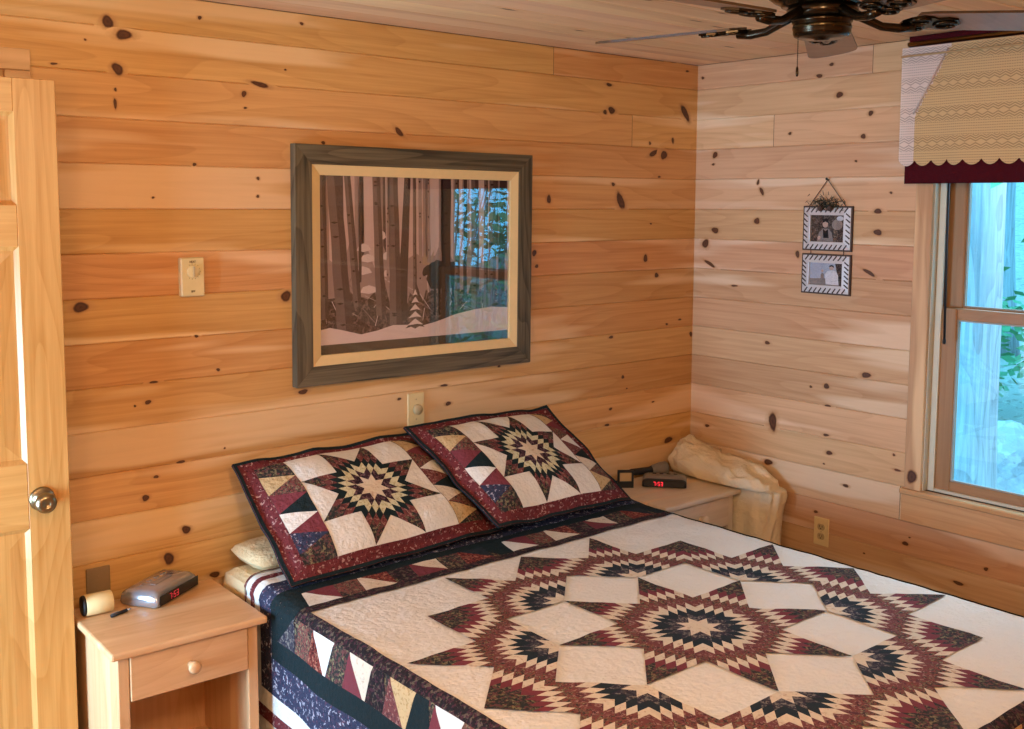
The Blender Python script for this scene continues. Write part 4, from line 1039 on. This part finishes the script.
for a in ((2.7,.02,.15,7.5,'broad pale tree trunk nearest the left edge of the window',120),(5.4,.75,.13,8,'tree rising behind the nearest trunk seen through the upper pane',700),(4.6,-1.9,.10,7,'slim tree seen through the right part of the window',500),(7.9,2.4,.16,9,'tree far up the slope behind the boulders',900),(8.5,-.2,.14,9,'leafy tree deep in the woods outside the window',1100),(6.2,-4.2,.15,8,'tree reflected in the picture glass',900),(10,-6,.2,10,'distant tree right of the window view',1100),(9.5,4,.2,10,'distant tree left of the window view',900)): tree(*a)
def boulder(x,y,sx,sy,sz,label,seed):
    import bmesh
    b=bmesh.new(); bmesh.ops.create_icosphere(b,subdivisions=4,radius=1)
    for v in b.verts:
        k=1+.34*noise.noise(v.co*1.1+Vector((seed,0,0)))+.12*noise.noise(v.co*3.1+Vector((0,seed,0)))
        v.co=Vector((v.co.x*sx*k,v.co.y*sy*k,v.co.z*sz*k))
    me=bpy.data.meshes.new('boulder'); b.to_mesh(me); b.free(); me.materials.append(M_rock)
    o=bpy.data.objects.new('boulder',me); COL.objects.link(o); o.location=(x,y,gz(x,y)+sz*.35)
    tag(o,label,'boulder','boulders outside the window')
for a in ((4.2,.55,.55,.5,.62,'large pale boulder right of the nearest trunk outside the window',1.1),(3.5,-.72,.40,.42,.34,'low boulder at the foot of the window view',4.2),(5.9,-.6,.7,.8,.8,'big boulder behind the low one on the slope',7.7),(7.6,.6,.8,.7,.7,'boulder higher on the slope outside the upper pane',9.9),(4.8,-2.9,.6,.7,.5,'boulder right of the window view',12.1)): boulder(*a)
t=empty('fallen_branch',(1.9,-1.1,gz(1.9,-1.1)+.08),R(60),label='bare fallen branch lying across the slope below the window',cat='branch')
mb=MB(); mb.tube([(-.8,0,.02),(-.3,.05,.12),(.2,0,.16),(.8,.1,.30)],[.03,.035,.03,.012],10); mb.build('limb',M_bark,t)
for q in ((-.3,.05,.12),(.1,0,.16),(.4,.03,.2)):
    mb=MB(); mb.tube([q,(q[0]+.15,q[1]+.12,q[2]+.16),(q[0]+.25,q[1]+.3,q[2]+.2)],[.014,.01,.004],8); mb.build('twig',M_bark,t)

def shrub(x,y,r,h,label,n):
    t=empty('shrub',(x,y,gz(x,y)-.03),label=label,cat='shrub',group='shrubs outside the window')
    st=MB(); lf=MB()
    for k in range(9):
        a=rt.uniform(0,2*PI); d=r*rt.uniform(.3,.8); st.tube([(0,0,0),(d*.4*math.cos(a),d*.4*math.sin(a),h*.4),(d*math.cos(a),d*math.sin(a),h*.85)],[.02,.014,.005],6)
    for k in range(n):
        v=Vector((rt.gauss(0,1),rt.gauss(0,1),rt.gauss(0,1))).normalized()*rt.uniform(.5,1)**.5
        c=Vector((v.x*r,v.y*r,h*.55+v.z*h*.5)); n1=Vector((rt.uniform(-1,1),rt.uniform(-1,1),rt.uniform(-.4,.4))).normalized()*.07; n2=n1.cross(Vector((rt.uniform(-1,1),rt.uniform(-1,1),1))).normalized()*.04
        lf.add([c-n1,c-n2,c+n1,c+n2],[(0,1,2,3)],0)
    st.build('stems',M_bark,t); lf.build('foliage',M_leaf,t,fixn=False)
for a in ((5.6,1.75,.75,1.5,'leafy shrub behind the nearest trunk in the upper window pane',500),(3.4,-6.0,1.1,3.0,'tall shrub mirrored in the picture glass',900),(5.0,-8.6,1.4,3.6,'dense shrub mirrored at the right of the picture glass',900),(2.6,-4.4,.7,2.2,'shrub mirrored near the right edge of the picture glass',500),(8.2,-7.6,1.2,4.4,'tallest shrub mirrored behind the others in the picture glass',800)): shrub(*a)

# ---------------------------------------------------------------- light
w=bpy.data.worlds.new('world'); scn.world=w; w.use_nodes=True; nt=w.node_tree; nt.nodes.clear()
bg=nt.nodes.new('ShaderNodeBackground'); ow=nt.nodes.new('ShaderNodeOutputWorld'); nt.links.new(bg.outputs[0],ow.inputs[0])
bg.inputs[0].default_value=(.11,.56,1.0,1); bg.inputs[1].default_value=5.6
def area(name,loc,rot,sx,sy,energy,col):
    l=bpy.data.lights.new(name,'AREA'); l.shape='RECTANGLE'; l.size=sx; l.size_y=sy; l.energy=energy; l.color=col
    o=bpy.data.objects.new(name,l); COL.objects.link(o); o.location=loc; o.rotation_euler=rot; return o
def point(name,loc,r,energy,col):
    l=bpy.data.lights.new(name,'POINT'); l.shadow_soft_size=r; l.energy=energy; l.color=col
    o=bpy.data.objects.new(name,l); COL.objects.link(o); o.location=loc; return o
area('daylight_left_window',(XL-.12,-.54,.85),(0,R(-90),0),1.06,.84,125,(.42,.69,1.0))
sk=area('added_sky_fill',(2.7,-1.6,3.7),(0,0,0),3.2,3.2,290,(.62,.82,1.0)); sk.rotation_euler=(Vector((-.9,-1.5,.6))-sk.location).to_track_quat('-Z','Y').to_euler()  # area lamp added outside as a patch of sky, cool fill for the quilt
point('room_lamp',(-3.0,-2.7,2.05),.16,72,(1.0,.75,.48))
point('hall_lamp',(-4.0,-2.0,1.9),.16,26,(1.0,.68,.40))

# ---------------------------------------------------------------- camera
cam=bpy.data.cameras.new('camera'); co=bpy.data.objects.new('camera',cam); COL.objects.link(co); scn.camera=co
yaw,pit,rol=R(40.0),R(5.66),R(.29)
Fw=Vector((math.sin(yaw)*math.cos(pit),math.cos(yaw)*math.cos(pit),-math.sin(pit)))
Rr=Vector((math.cos(yaw),-math.sin(yaw),0)); Uu=Rr.cross(Fw)
R2=Rr*math.cos(rol)+Uu*math.sin(rol); U2=Uu*math.cos(rol)-Rr*math.sin(rol)
co.matrix_world=basis(R2,U2,-Fw,(-3.694,-3.14,1.726))
cam.sensor_fit='HORIZONTAL'; cam.sensor_width=36; cam.lens=1071/1024*36; cam.shift_y=-(364.5-309.2)/1024; cam.clip_start=.05
vs=scn.view_settings; vs.view_transform='Standard'; vs.look='None'; vs.exposure=.02; vs.gamma=1; vs.use_curve_mapping=False
scn.cycles.use_denoising=True
scn.cycles.max_bounces=8; scn.cycles.transparent_max_bounces=16
scn.cycles.sample_clamp_indirect=6
